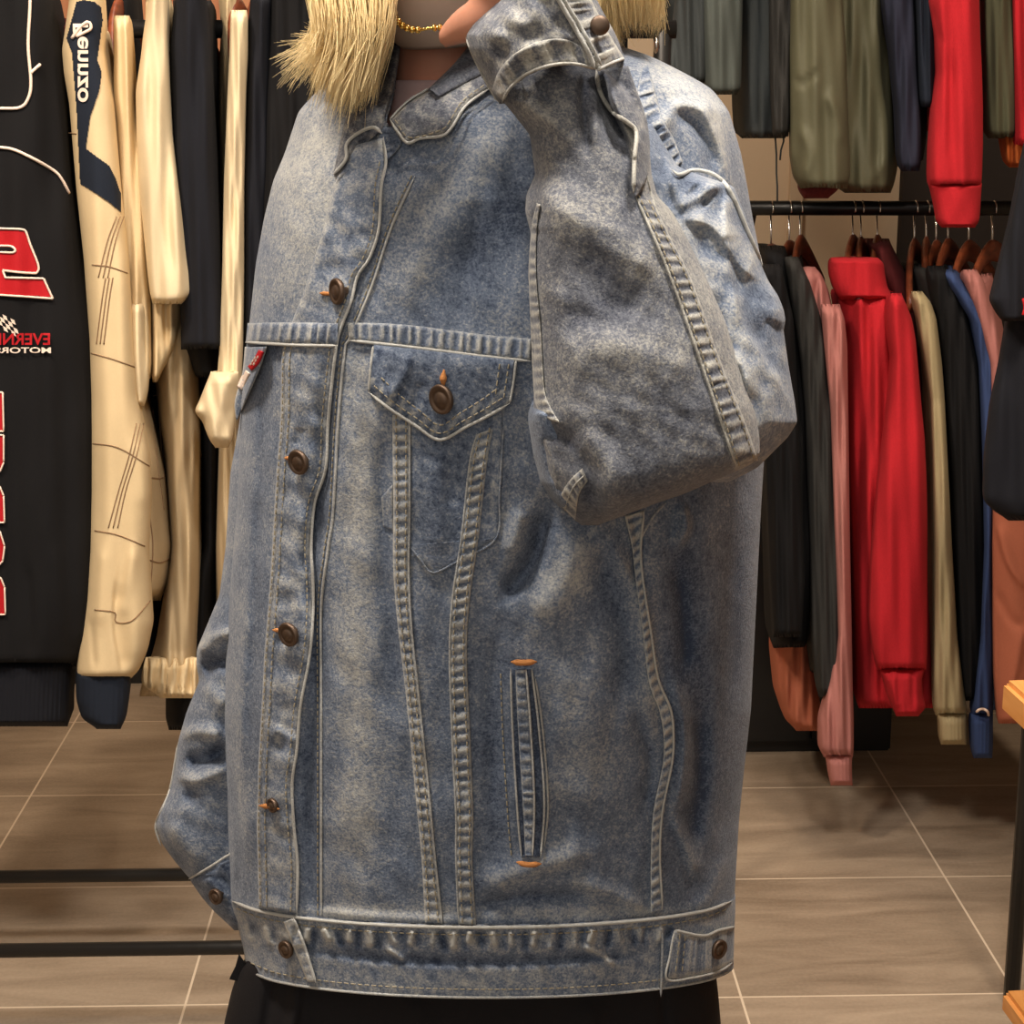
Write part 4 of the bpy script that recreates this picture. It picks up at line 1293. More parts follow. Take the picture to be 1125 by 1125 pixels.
def y_at(px, py, z):
    d = RM @ np.array([(px - 562.5) / F, -(py - 562.5) / F, -1.0])
    return d[1] * ((z - CH) / d[2])


yb1, yb2 = y_at(100, 962, BZ), y_at(100, 1043, BZ)
for x in (xa, xb):
    tube('post', [(x, LY, 0.0), (x, LY, rz + 0.0)], 0.0135, M['black_metal'], rk, 12)
    tube('foot', [(x, yb2 - .03, BZ), (x, yb1 + .03, BZ)], 0.0125, M['black_metal'], rk, 12)
for y in (yb1, yb2):
    tube('lower_bar', [(xa, y, BZ), (0, y, BZ), (xb, y, BZ)], 0.0108, M['black_metal'], rk, 14)
    for x in (xa, xb):
        tube('leg', [(x, y, 0.0), (x, y, BZ)], 0.0108, M['black_metal'], rk, 10)
V, Fc = lump(w1(721, 50, LY - .02), (0.004, 0.006, 0.012), 14)
mesh('clamp', V, Fc, M['steel'], rk)

GL = 'garments on the left rack'
NS_ = LY - 0.22
# black racing jacket
rj, rp = garment('racing_jacket', 'black racing jacket with red number and white piping, nearest at the left edge', 'jacket', GL, [
    ('body', [(-40, -60, 40), (0, -90, 60), (60, -110, 72), (150, -120, 79), (200, -125, 82), (290, -130, 95), (371, -132, 106), (470, -135, 109), (584, -135, 109), (657, -135, 107), (700, -132, 101), (724, -128, 92), (732, -126, 84)],
     LY - .14, 0.13, 'black', dict(amp=0.003, lam=50, nu=90, nv=160, p=3.0, fl=[([(30, 620), (34, 690), (32, 722)], 5, 5, -5), ([(60, 600), (72, 700)], 8, 8, 4), ([(48, 560), (52, 720)], 7, 7, 3)])),
    ('waist_rib', [(722, -120, 84), (735, -118, 79), (770, -116, 77), (790, -114, 77), (798, -112, 74)], LY - .14, 0.115, 'ink', dict(amp=0.001, lam=5, p=3.0, drift=0, nu=160)),
    ('collar', [(-60, -40, 10), (-30, -40, 40), (20, -42, 58), (40, -40, 60)], LY - .17, 0.09, 'black', dict(amp=0.002, lam=30)),
])
BSurf = rp[0][1]
BSurf.Dkeep = BSurf.D


def cords(name, polys, base, off, rad, mat, parent, n=60):
    vf = []
    for pl in polys:
        P = catmull(pl, n)
        vf.append(tube_vf(W(P[:, 0], P[:, 1], base.Y(P[:, 0], P[:, 1]) - off), rad, 6))
    v, f = join_vf(vf)
    return mesh(name, v, f, M[mat], parent)


def patch(name, poly, base, off, mat, parent, res=2.0):
    """filled flat emblem following the cloth; poly in photo pixels"""
    H = np.asarray(poly, float)
    x0, x1, y0, y1 = H[:, 0].min(), H[:, 0].max(), H[:, 1].min(), H[:, 1].max()
    nx, ny = int((x1 - x0) / res) + 2, int((y1 - y0) / res) + 2
    gx, gy = np.meshgrid(np.linspace(x0, x1, nx), np.linspace(y0, y1, ny))
    cx, cy = (gx[:-1, :-1] + gx[1:, 1:]) / 2, (gy[:-1, :-1] + gy[1:, 1:]) / 2
    ins = np.zeros(cx.shape, bool)
    for i in range(len(H)):
        ax, ay = H[i]
        bx, by = H[(i + 1) % len(H)]
        ins ^= ((ay > cy) != (by > cy)) & (cx < (bx - ax) * (cy - ay) / (by - ay + 1e-9) + ax)
    V = W(gx, gy, base.Y(gx, gy) - off).reshape(-1, 3)
    Fc = [f for f, k in zip(grid_faces(ny, nx), ins.ravel()) if k]
    o = mesh(name, V, Fc, M[mat] if isinstance(mat, str) else mat, parent)
    return o


cords('piping', [[(33, -20), (33, 6), (31, 50), (34, 90), (31, 108), (22, 118), (0, 119), (-20, 119)], [(34, 80), (38, 76), (44, 71)],
                 [(-20, 161), (2, 162), (17, 165), (40, 176), (60, 188), (68, 197), (76, 212)]], BSurf, 0.002, 0.0022, 'white_emblem', rj)
# big mirrored number
up_ = [(-30, 252), (27, 254), (31, 259), (42, 296), (40, 299), (2, 296), (6, 305), (49, 306), (57, 326), (-30, 322)]
patch('number_emblem', up_, BSurf, 0.003, 'red_emblem', rj, 1.2)
patch('number_slot', [(-30, 271), (15, 272), (17, 276), (-30, 275.5)], BSurf, 0.0045, 'black', rj, 1.0)
cords('number_outline', [[(-30, 250), (0, 251), (24, 252), (29, 256), (33, 268), (42, 291), (41, 299), (36, 300), (20, 299), (3, 297)], [(3, 297), (6, 305)], [(6, 305), (30, 305.5), (48, 306)], [(48, 306), (58, 328)], [(58, 328), (30, 326), (-30, 322)],
                         [(-30, 270), (0, 270), (12, 270.5), (17, 275), (13, 277.5), (0, 277), (-30, 276)]], BSurf, 0.004, 0.0016, 'white_emblem', rj)
# checkered flag
for i in range(5):
    for j in range(4):
        if (i + j) % 2 == 0:
            x = -6 + i * 4.4 + j * 1.6
            y = 341 + j * 5 + i * 2.2
            patch('flag_check', [(x, y), (x + 4.2, y + 2), (x + 5.6, y + 7), (x + 1.4, y + 5)], BSurf, 0.003, 'white_emblem', rj, 0.7)


def lettering(name, text, x_right, x_left, y_top, y_bot, base, off, mat, parent, italic=0.0, rot=False, stretch=True):
    """writing seen in the mirror: laid on the cloth right to left, reversed"""
    cu_ = bpy.data.curves.new(name, 'FONT')
    cu_.body = text
    cu_.size = 1
    cu_.offset = 0.02
    tmp = bpy.data.objects.new('tmp', cu_)
    COL.objects.link(tmp)
    bpy.context.view_layer.update()
    dg = bpy.context.evaluated_depsgraph_get()
    me = bpy.data.meshes.new_from_object(tmp.evaluated_get(dg))
    bpy.data.objects.remove(tmp)
    V = np.array([v.co[:] for v in me.vertices])
    Fc = [tuple(p.vertices) for p in me.polygons]
    a, b = V.min(0), V.max(0)
    u = (V[:, 0] - a[0]) / (b[0] - a[0])
    v = (V[:, 1] - a[1]) / (b[1] - a[1])
    if not rot:
        px = x_right + (x_left - x_right) * u + italic * v
        py = y_bot + (y_top - y_bot) * v
    else:
        px = x_left + (x_right - x_left) * v
        py = y_top + (y_bot - y_top) * u
    P = W(px, py, base.Y(px, py) - off)
    bpy.data.meshes.remove(me)
    return mesh(name, P, Fc, M[mat], parent, False)


lettering('lettering', 'EVERNHAM', 55, -36, 366, 379, BSurf, 0.006, 'red_emblem', rj)
lettering('lettering', 'MOTORSPORTS', 56, -52, 381.5, 388, BSurf, 0.006, 'white_emblem', rj)
# ends of the tall letters down the front
for pts_ in ([(-16, 431), (3, 431), (4, 474), (-16, 472)], [(-16, 478), (4, 478), (4, 508), (0, 518), (-16, 520)], [(-16, 534), (0, 535), (4, 545), (5, 574), (-16, 574)],
             [(-16, 582), (0, 584), (5, 600), (3, 616), (-2, 622), (-16, 622)], [(-16, 633), (1, 635), (5, 645), (6, 675), (-16, 676)]):
    patch('letter_fill', pts_, BSurf, 0.003, 'red_emblem', rj, 1.2)
    cords('letter_outline', [[pts_[k], pts_[k + 1]] for k in range(len(pts_) - 1)], BSurf, 0.004, 0.0013, 'white_emblem', rj, 8)

# cream racing jacket
cj, cp = garment('racing_jacket', 'cream quilted racing jacket with navy stripe and script down the sleeve', 'jacket', GL, [
    ('sleeve', [(-20, 74, 112), (0, 76, 114), (28, 72, 116), (55, 68, 114), (80, 70, 118), (114, 76, 125), (210, 84, 134), (285, 92, 142), (370, 98, 147), (434, 100, 151), (499, 100, 164), (542, 100, 166), (607, 98, 163), (657, 94, 166), (685, 90, 168), (715, 86, 162), (738, 84, 152), (746, 86, 142)],
     NS_ + .02, 0.055, 'cream', dict(amp=0.002, lam=40, nu=60, nv=220, fl=[([(128, 640), (127, 690), (136, 742)], 3, 12, -8), ([(112, 600), (110, 690)], 7, 7, 6), ([(148, 600), (132, 680)], 6, 8, 6), ([(100, 680), (104, 735)], 4, 4, -4), ([(150, 480), (160, 560)], 10, 8, 4)])),
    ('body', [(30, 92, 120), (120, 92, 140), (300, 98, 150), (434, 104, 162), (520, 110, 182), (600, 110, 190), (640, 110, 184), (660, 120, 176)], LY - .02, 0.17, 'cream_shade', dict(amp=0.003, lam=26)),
    ('cuff', [(733, 84, 146), (745, 83, 144), (770, 84, 141), (790, 90, 138), (801, 108, 132)], NS_ + .02, 0.045, 'navy', dict(amp=0.0008, lam=6, drift=0)),
])
CSf = cp[0][1]
patch('navy_stripe', [(84, 2), (92, 0), (104, 2), (111, 8), (113, 22), (107, 66), (112, 80), (109, 100), (99, 128), (94, 163), (106, 172), (120, 182), (127, 196), (133, 213), (133, 233), (120, 222), (103, 211), (88, 202), (84, 120), (79, 58), (73, 42)], CSf, 0.002, 'navy', cj, 0.9)
lettering('script', 'Pennzo', 80, 97, 26, 112, CSf, 0.0045, 'white_emblem', cj, rot=True)
cords('script_underline', [[(79, 42), (88, 30), (97, 24), (100, 31), (92, 36), (84, 40)]], CSf, 0.0045, 0.0022, 'white_emblem', cj, 20)
qs = []
for d in (0, 4, 8):
    qs += [[(108 + d * 1.3, 305), (118 + d * 1.1, 265), (128 + d, 238)], [(119 + d * 1.3, 580), (130 + d, 540), (142 + d, 500), (150 + d, 465)], [(106 + d, 378), (112 + d, 330), (116 + d, 305)]]
qs += [[(101, 291), (120, 293), (140, 300)], [(100, 388), (125, 395), (150, 404)], [(100, 487), (130, 492), (164, 512)], [(104, 583), (130, 588), (159, 600)], [(104, 670), (126, 673), (127, 683), (145, 682), (165, 660)], [(66, 145), (84, 147)]]
cords('quilting', qs, CSf, 0.0006, 0.0009, 'seam_brown', cj, 30)
CSb = cp[1][1]
cords('quilting', [[(168, 435), (180, 432), (188, 430)], [(166, 525), (178, 525), (190, 518)], [(164, 615), (176, 618), (188, 612)], [(168, 450), (172, 500), (180, 560)], [(174, 445), (178, 500), (184, 560)], [(165, 570), (168, 600), (166, 640)]], CSb, 0.0008, 0.0009, 'seam_brown', cj, 30)

garment('tee_shirt', 'cream tee with short hem corner, directly behind the quilted cream jacket', 't-shirt', GL, [
    ('body', [(17, 125, 142), (60, 125, 146), (110, 124, 149), (160, 126, 154), (200, 127, 158), (260, 130, 163), (340, 135, 166), (400, 140, 167), (416, 148, 165)], NS_ + .06, 0.05, 'cream', dict(amp=0.004, lam=18)),
    ('sleeve', [(330, 136, 160), (380, 140, 161), (408, 143, 164), (430, 147, 162), (446, 151, 158)], NS_ + .03, 0.03, 'ivory'),
    ])
garment('sweatshirt', 'long ivory sweatshirt with a draped short sleeve, beside the black tee', 'sweatshirt', GL, [
    ('sleeve', [(-20, 165, 184), (0, 163, 184), (40, 157, 184), (60, 155, 185), (100, 149, 187), (150, 150, 190), (200, 152, 196), (260, 158, 204), (300, 162, 209), (324, 165, 210), (334, 168, 200)], NS_ + .02, 0.05, 'ivory', dict(amp=0.004, lam=26, fl=[([(178, 100), (180, 220), (196, 320)], 6, 6, -5)])),
    ('body', [(0, 160, 188), (200, 156, 200), (330, 164, 202), (370, 164, 196), (395, 164, 186), (412, 166, 176), (420, 168, 172)], NS_ + .09, 0.06, 'cream', dict(amp=0.006, lam=16)),
])
garment('dress', 'long oat-coloured dress hanging lowest behind the cream tops', 'dress', GL, [
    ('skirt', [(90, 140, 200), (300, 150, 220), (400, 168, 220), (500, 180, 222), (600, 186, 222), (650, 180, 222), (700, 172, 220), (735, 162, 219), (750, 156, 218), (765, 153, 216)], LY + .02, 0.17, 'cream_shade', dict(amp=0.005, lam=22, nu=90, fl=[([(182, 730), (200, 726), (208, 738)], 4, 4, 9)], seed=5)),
    ('ruffle', [(722, 160, 218), (736, 156, 219), (752, 155, 218), (767, 178, 216)], LY - .13, 0.03, 'cream', dict(amp=0.008, lam=12)),
])
garment('tee_shirt', 'loose black tee between the ivory sweatshirt and the cream long-sleeve', 't-shirt', GL, [
    ('sleeve', [(-20, 196, 224), (0, 192, 226), (50, 187, 231), (100, 187, 234), (180, 192, 239), (250, 195, 242), (330, 198, 245), (384, 199, 245)], NS_ + .04, 0.05, 'ink', dict(amp=0.003, lam=26)),
    ('body', [(0, 190, 232), (200, 196, 240), (380, 200, 243), (400, 208, 243), (416, 216, 240)], LY - .05, 0.14, 'black'),
])
garment('trousers', 'black trousers hanging low behind the oat-coloured dress', 'trousers', GL, [
    ('leg', [(400, 215, 246), (470, 219, 242), (600, 222, 240), (700, 190, 238), (760, 182, 232), (790, 182, 220), (802, 186, 208)], LY + .08, 0.16, 'black'),
])
garment('long_sleeve_top', 'cream long-sleeve top with a bunched cuff, beside the jacket shoulder', 'top', GL, [
    ('sleeve', [(11, 254, 271), (20, 253, 272), (60, 252, 272), (100, 250, 270), (200, 246, 268), (300, 244, 268), (380, 241, 267), (420, 238, 265), (440, 236, 262)], NS_ + .02, 0.035, 'ivory', dict(amp=0.003, lam=14)),
    ('cuff', [(408, 232, 262), (422, 226, 262), (440, 219, 261), (452, 213, 259), (462, 222, 258), (476, 227, 256), (487, 232, 254), (492, 238, 250)], NS_ - .01, 0.045, 'ivory', dict(amp=0.004, lam=26, drift=.3, cap=(14, 14))),
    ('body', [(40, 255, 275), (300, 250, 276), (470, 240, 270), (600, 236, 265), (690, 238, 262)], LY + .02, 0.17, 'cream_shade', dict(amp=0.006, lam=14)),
])
garment('jacket', 'black jacket tucked just right of the cream long-sleeve top', 'jacket', GL, [
    ('sleeve', [(-10, 276, 300), (30, 272, 298), (100, 270, 297), (200, 268, 294), (300, 267, 290), (420, 266, 288)], NS_ + .06, 0.05, 'ink'),
    ('body', [(-10, 280, 312), (200, 272, 318), (420, 262, 320)], LY, 0.18, 'black'),
])
garment('coat', 'black coat nearest the blond hair on the left rack', 'coat', GL, [
    ('sleeve', [(-30, 302, 350), (0, 298, 356), (80, 293, 360), (200, 288, 350), (420, 286, 350)], NS_ + .05, 0.05, 'black'),
    ('body', [(-40, 305, 390), (200, 300, 400), (420, 290, 400)], LY, 0.18, 'black'),
])
garment('blouse', 'white blouse glimpsed behind the black tee near the rail', 'blouse', GL, [
    ('body', [(-20, 238, 262), (30, 243, 262), (80, 240, 262), (140, 238, 262), (300, 238, 262)], LY + .07, 0.12, 'cream', dict(amp=.004, lam=10)),
])
garment('shirt', 'dark maroon shirt between the black and cream racing jackets', 'shirt', GL, [
    ('body', [(20, 60, 84), (130, 56, 88), (260, 60, 98), (420, 70, 120)], LY + .05, 0.16, 'maroon'),
])
garment('jacket', 'black jacket behind the quilted cream racing jacket', 'jacket', GL, [  # added so the gaps between the cream clothes stay dark
    ('body', [(-20, 110, 150), (100, 112, 160), (430, 120, 200), (560, 130, 196), (735, 140, 182)], LY + .10, 0.1, 'black'),
])
# one wooden hanger for each visible garment of the left rack
for i, (px, lab) in enumerate(((30, 'inside the black racing jacket'), (100, 'inside the quilted cream racing jacket'), (133, 'above the small cream tee'), (176, 'above the ivory sweatshirt'), (207, 'above the loose black tee'), (262, 'above the cream long-sleeve top'), (281, 'above the black jacket next to the cream long-sleeve'), (325, 'inside the black coat by the blond hair'))):
    hanger(px, 32, LY, 2 if i > 1 else 0, 82, 'dark red-brown wooden hanger ' + lab, 'wooden hangers on the left rail', rail_r=.0135, arm=0.11)

# ---- right rack, two rails high
RY = 3.35
gz = w1(960, 229, RY)[2]
xa, xb = w1(829, 229, RY)[0], w1(1260, 229, RY)[0]
uz = gz + 0.92
rk = thing('clothes_rack', 'black two-tier clothes rack with coloured sweatshirts on its lower rail', 'clothes rack', ((xa + xb) / 2, RY, 0))
tube('rail', [(xa - .25, RY, gz + .002), ((xa + xb) / 2, RY, gz), (xb, RY, gz)], 0.0135, M['black_metal'], rk, 14)
tube('rail', [(xa - .25, RY, uz), ((xa + xb) / 2, RY, uz), (xb, RY, uz)], 0.0135, M['black_metal'], rk, 14)
for x in (xa - .25, xb):
    tube('post', [(x, RY, 0.0), (x, RY, uz)], 0.0135, M['black_metal'], rk, 12)
tube('post', [(xa, RY + .25, 0.0), (xa, RY + .25, 0.9)], 0.006, M['black_metal'], rk, 12)
tube('brace', [(xa, RY + .25, 0.9), (xa, RY, gz)], 0.006, M['black_metal'], rk, 10)

# dark cabinet below
ca, cb_ = w1(800, 800, 3.62)[0], w1(982, 800, 3.62)[0]
ct = thing('cabinet', 'low black cabinet on the floor under the coloured clothes', 'cabinet', ((ca + cb_) / 2, 3.8, 0))
box('carcass', ca, cb_, 3.64, 4.05, 0.0, 0.55, M['black_metal'], ct, 0.004)
box('door', ca + .01, (ca + cb_) / 2 - .003, 3.62, 3.64, 0.03, 0.53, M['black_metal'], ct, 0.003)
box('door', (ca + cb_) / 2 + .003, cb_ - .01, 3.62, 3.64, 0.03, 0.53, M['black_metal'], ct, 0.003)

GR = 'clothes on the lower right rail'
NR = RY - 0.23
MR = RY
garment('jacket', 'black bomber nearest the denim elbow on the lower rail', 'jacket', GR, [
    ('body', [(270, 836, 862), (320, 836, 880), (400, 836, 896), (520, 838, 905), (600, 844, 905), (660, 846, 896), (700, 848, 888), (712, 850, 884)], MR - .03, 0.19, 'black', dict(amp=.005, lam=20)),
    ('sleeve', [(290, 836, 858), (350, 836, 872), (500, 840, 880), (640, 846, 884), (700, 850, 880)], NR, 0.05, 'black', dict(amp=.004, lam=16)),
])
garment('jacket', 'charcoal zip jacket left of the pink hoodie', 'jacket', GR, [
    ('sleeve', [(282, 862, 876), (310, 866, 890), (350, 872, 902), (400, 880, 910), (450, 884, 915), (600, 890, 925), (700, 892, 928), (750, 896, 926), (766, 900, 922)], NR + .02, 0.05, 'charcoal', dict(amp=.004, lam=14)),
    ('body', [(280, 855, 880), (340, 866, 898), (450, 862, 905), (600, 870, 915), (740, 890, 922)], MR, 0.18, 'charcoal', dict(amp=.004, lam=16)),
])
garment('sweatshirt', 'faded salmon sweatshirt hanging low under the black bomber', 'sweatshirt', GR, [
    ('body', [(500, 850, 896), (640, 850, 896), (720, 848, 898), (760, 852, 900), (790, 862, 902), (803, 876, 900)], MR + .06, 0.12, 'salmon', dict(amp=.006, lam=16)),
])
garment('hoodie', 'dusty pink hoodie with folded hood beside the red fleece', 'hoodie', GR, [
    ('sleeve', [(334, 902, 922), (350, 903, 928), (380, 905, 931), (450, 912, 932), (600, 917, 934), (700, 920, 936), (760, 908, 937), (790, 899, 938), (822, 899, 938), (832, 906, 937)], NR, 0.045, 'pink', dict(amp=.004, lam=14)),
    ('cuff', [(828, 905, 937), (836, 908, 936), (850, 910, 936), (863, 913, 937)], NR, 0.035, 'pink', dict(amp=.0006, lam=4, drift=0)),
    ('hood', [(293, 884, 894), (300, 880, 902), (318, 879, 910), (336, 882, 914), (350, 892, 912), (358, 898, 908)], NR + .06, 0.05, 'pink', dict(amp=.004, lam=16, cap=(16, 16), fl=[([(902, 300), (896, 325), (900, 350)], 3, 5, -8)])),
    ('body', [(340, 900, 925), (500, 908, 930), (780, 910, 936)], MR, 0.17, 'pink'),
])
rd, rdp = garment('fleece_jacket', 'bright red mock-neck fleece, the widest garment on the lower rail', 'jacket', GR, [
    ('collar', [(283, 914, 962), (287, 911, 971), (300, 911, 972), (315, 915, 975), (325, 920, 980), (330, 925, 983)], NR + .05, 0.06, 'red', dict(amp=.003, lam=30, cap=(6, 6))),
    ('body', [(318, 917, 984), (340, 921, 994), (370, 926, 1004), (450, 930, 1010), (600, 936, 1018), (700, 939, 1026), (760, 941, 1030), (778, 944, 1030)], MR - .07, 0.16, 'red', dict(amp=.007, lam=24, nu=70, fl=[([(950, 420), (944, 560), (955, 740)], 9, 7, -8)])),
    ('sleeve', [(322, 978, 990), (335, 975, 996), (350, 973, 1002), (372, 976, 1006), (394, 980, 1008), (440, 976, 1012), (480, 971, 1016), (525, 965, 1018), (570, 961, 1019), (620, 957, 1019), (680, 955, 1019), (715, 959, 1019), (736, 964, 1018)], NR - .02, 0.055, 'red', dict(amp=.004, lam=30, nu=50)),
    ('cuff', [(734, 966, 1017), (745, 970, 1013), (765, 975, 1014), (778, 981, 1018), (787, 985, 1008)], NR - .02, 0.045, 'red', dict(amp=.002, lam=14, fl=[([(975, 742), (983, 765), (986, 780)], 3, 5, 6)])),
])
cords('collar_seam', [[(921, 326), (945, 328), (972, 322), (983, 322)]], rdp[1][1], 0.003, 0.0015, 'maroon', rd, 20)
garment('sweatshirt', 'maroon-brown knit behind the red fleece collar', 'sweatshirt', GR, [
    ('body', [(262, 952, 976), (290, 958, 990), (320, 970, 1004), (420, 980, 1022), (600, 990, 1030), (760, 1000, 1034)], MR + .05, 0.15, 'maroon'),
])
garment('sweatshirt', 'beige crew sweatshirt with ribbed cuff right of the red fleece', 'sweatshirt', GR, [
    ('sleeve', [(320, 1001, 1012), (330, 1003, 1022), (350, 1008, 1029), (400, 1016, 1035), (440, 1022, 1038), (500, 1024, 1041), (600, 1026, 1046), (700, 1026, 1052), (750, 1025, 1058), (778, 1026, 1062), (786, 1028, 1062)], NR, 0.045, 'beige', dict(amp=.003, lam=16, fl=[([(1022, 440), (1032, 438), (1040, 444)], 3, 3, -3)])),
    ('cuff', [(783, 1029, 1062), (792, 1031, 1062), (810, 1032, 1063), (818, 1034, 1062)], NR, 0.04, 'beige', dict(amp=.0006, lam=4, drift=0)),
    ('body', [(325, 1003, 1025), (420, 1012, 1036), (760, 1016, 1050)], MR, 0.17, 'beige'),
])
garment('hoodie', 'black hoodie between the beige and the blue sweatshirt', 'hoodie', GR, [
    ('sleeve', [(292, 1018, 1040), (320, 1022, 1054), (350, 1030, 1064), (400, 1036, 1075), (520, 1046, 1082), (640, 1052, 1083), (740, 1056, 1080), (770, 1060, 1072)], NR + .02, 0.05, 'black', dict(amp=.004, lam=16)),
    ('body', [(290, 1000, 1040), (340, 1010, 1056), (500, 1030, 1078), (740, 1040, 1082)], MR, 0.18, 'charcoal'),
])
bl, bp_ = garment('sweatshirt', 'royal blue sweatshirt with a small round emblem on its cuff', 'sweatshirt', GR, [
    ('sleeve', [(296, 1036, 1048), (310, 1040, 1058), (330, 1052, 1074), (352, 1066, 1086), (400, 1075, 1094), (500, 1079, 1093), (600, 1081, 1091), (700, 1077, 1091), (760, 1070, 1091), (786, 1067, 1091)], NR, 0.045, 'blue', dict(amp=.003, lam=16)),
    ('cuff', [(783, 1066, 1091), (800, 1066, 1091), (820, 1067, 1091), (833, 1070, 1090)], NR, 0.04, 'blue', dict(amp=.0006, lam=4, drift=0)),
    ('body', [(292, 1036, 1050), (340, 1052, 1080), (500, 1070, 1096), (780, 1074, 1098)], MR, 0.17, 'blue'),
])
th_ = np.linspace(R(-150), R(170), 14)
cords('round_emblem', [[(1079 + 7 * math.cos(a), 785 + 6 * math.sin(a)) for a in th_]], bp_[0][1], 0.010, 0.0024, 'white_emblem', bl, 30)
garment('hoodie', 'salmon pink hoodie half hidden by the black tee sleeve', 'hoodie', GR, [
    ('sleeve', [(296, 1058, 1072), (306, 1057, 1080), (330, 1066, 1088), (360, 1076, 1096), (400, 1086, 1104), (500, 1090, 1112), (560, 1092, 1125)], NR - .01, 0.045, 'pink', dict(amp=.003, lam=16)),
    ('body', [(300, 1064, 1090), (500, 1085, 1130), (700, 1090, 1150), (778, 1092, 1150)], MR + .02, 0.17, 'pink'),
])
garment('sweatpants', 'salmon sweatpants with creases, below the black tee at the right edge', 'trousers', GR, [
    ('leg', [(520, 1092, 1190), (600, 1090, 1190), (680, 1091, 1190), (740, 1092, 1190), (770, 1094, 1180), (795, 1097, 1160)], NR - .04, 0.05, 'salmon', dict(amp=.003, lam=60, nu=60, fl=[([(1095, 575), (1108, 620), (1130, 650)], 3, 8, 9), ([(1094, 650), (1110, 680), (1126, 690)], 5, 6, -5), ([(1125, 690), (1115, 740), (1100, 780)], 8, 4, 6)])),
])
for i, (px, tp, an, lab) in enumerate(((848, 272, 72, 'inside the black bomber'), (868, 268, 74, 'above the charcoal zip jacket'), (880, 262, 78, 'above the pink hoodie hood'), (938, 262, 76, 'above the red fleece collar'), (947, 264, 80, 'just right of the red fleece hanger'),
                                      (965, 262, 78, 'above the maroon-brown knit'), (1006, 266, 76, 'above the beige crew sweatshirt'), (1019, 264, 80, 'above the black hoodie'), (1030, 268, 72, 'second above the black hoodie'), (1043, 266, 70, 'above the royal blue sweatshirt'),
                                      (1066, 268, 66, 'above the salmon pink hoodie'), (1092, 268, 62, 'above the salmon sweatpants'))):
    hanger(px, 230, RY, tp, an - 7, 'reddish wooden hanger ' + lab, 'wooden hangers on the lower right rail', arm=0.17)

# upper rail
GU = 'clothes on the upper right rail'
tz = -330
garment('jacket', 'dark grey jacket sleeve beside the blond hair on the upper rail', 'jacket', GU, [
    ('sleeve', [(-260, 742, 770), (-100, 738, 775), (0, 742, 778), (50, 736, 780), (80, 730, 780), (92, 732, 776)], NR + .02, 0.05, 'slate', dict(amp=.005, lam=18)),
    ('body', [(-290, 720, 790), (0, 716, 800), (60, 740, 812)], MR + .02, 0.17, 'slate'),
])
garment('jacket', 'grey-green jacket second from the blond hair on the upper rail', 'jacket', GU, [
    ('sleeve', [(-260, 780, 805), (-100, 776, 812), (0, 772, 816), (60, 773, 815), (98, 774, 814), (104, 780, 808)], NR, 0.05, 'grey_green', dict(amp=.004, lam=22)),
])
kn, kp = garment('sweater', 'dark grey sweater with hanging drawstrings on the upper rail', 'sweater', GU, [
    ('body', [(-280, 800, 860), (-100, 798, 868), (0, 806, 870), (80, 808, 870), (120, 809, 868), (146, 811, 866), (152, 816, 862)], MR - .05, 0.16, 'slate', dict(amp=.004, lam=20, cap=(14, 3))),
    ('sleeve', [(-250, 846, 868), (0, 846, 873), (60, 846, 872), (120, 848, 870), (150, 850, 866)], NR - .01, 0.04, 'charcoal', dict(amp=.004, lam=14)),
])
tube('drawstring', W(np.array([851, 852, 853, 853, 854, 854]), np.array([140, 155, 170, 190, 205, 222]), NR + .05), 0.0016, M['slate'], kn)
tube('drawstring', W(np.array([860, 861, 858, 857]), np.array([140, 155, 165, 176]), NR + .05), 0.0016, M['slate'], kn)
garment('bomber_jacket', 'olive nylon bomber with maroon hem rib above the lower rail', 'jacket', GU, [
    ('sleeve', [(-260, 876, 915), (-100, 872, 922), (0, 868, 926), (60, 867, 930), (130, 868, 932), (170, 868, 934), (195, 872, 934), (207, 880, 930)], NR - .03, 0.055, 'olive', dict(amp=.004, lam=30, nu=60, fl=[([(872, 88), (884, 90), (900, 78)], 4, 3, -6), ([(904, 100), (920, 125), (926, 160)], 7, 7, 8), ([(880, 140), (890, 170), (884, 198)], 6, 6, 7), ([(930, 0), (932, 80)], 4, 4, 3)])),
    ('body', [(-280, 880, 960), (-100, 885, 975), (0, 892, 982), (100, 900, 984), (160, 905, 986), (185, 910, 986), (204, 918, 982), (212, 930, 978)], MR - .08, 0.14, 'olive', dict(amp=.005, lam=24, nu=70, fl=[([(960, 80), (974, 130), (975, 190)], 8, 8, 8), ([(945, 60), (940, 150)], 7, 7, -6), ([(972, 175), (958, 200)], 6, 6, 8)])),
    ('hem_rib', [(195, 880, 925), (204, 876, 924), (212, 879, 918), (218, 884, 908)], NR + .0, 0.04, 'maroon', dict(amp=.001, lam=5)),
])
garment('coat', 'midnight blue coat right of the olive bomber', 'coat', GU, [
    ('sleeve', [(-260, 968, 1000), (0, 968, 1004), (60, 978, 1008), (120, 984, 1011), (170, 986, 1013), (188, 990, 1010)], NR + .02, 0.05, 'midnight', dict(amp=.004, lam=18)),
    ('body', [(-280, 975, 1018), (0, 980, 1022), (150, 988, 1018), (176, 990, 1014)], MR, 0.16, 'ink'),
])
garment('sweater', 'dark navy sweater left of the bright red sleeve', 'sweater', GU, [
    ('sleeve', [(-260, 1006, 1024), (0, 1006, 1030), (60, 1008, 1030), (110, 1010, 1028), (118, 1013, 1024)], NR, 0.04, 'navy', dict(amp=.004, lam=14)),
])
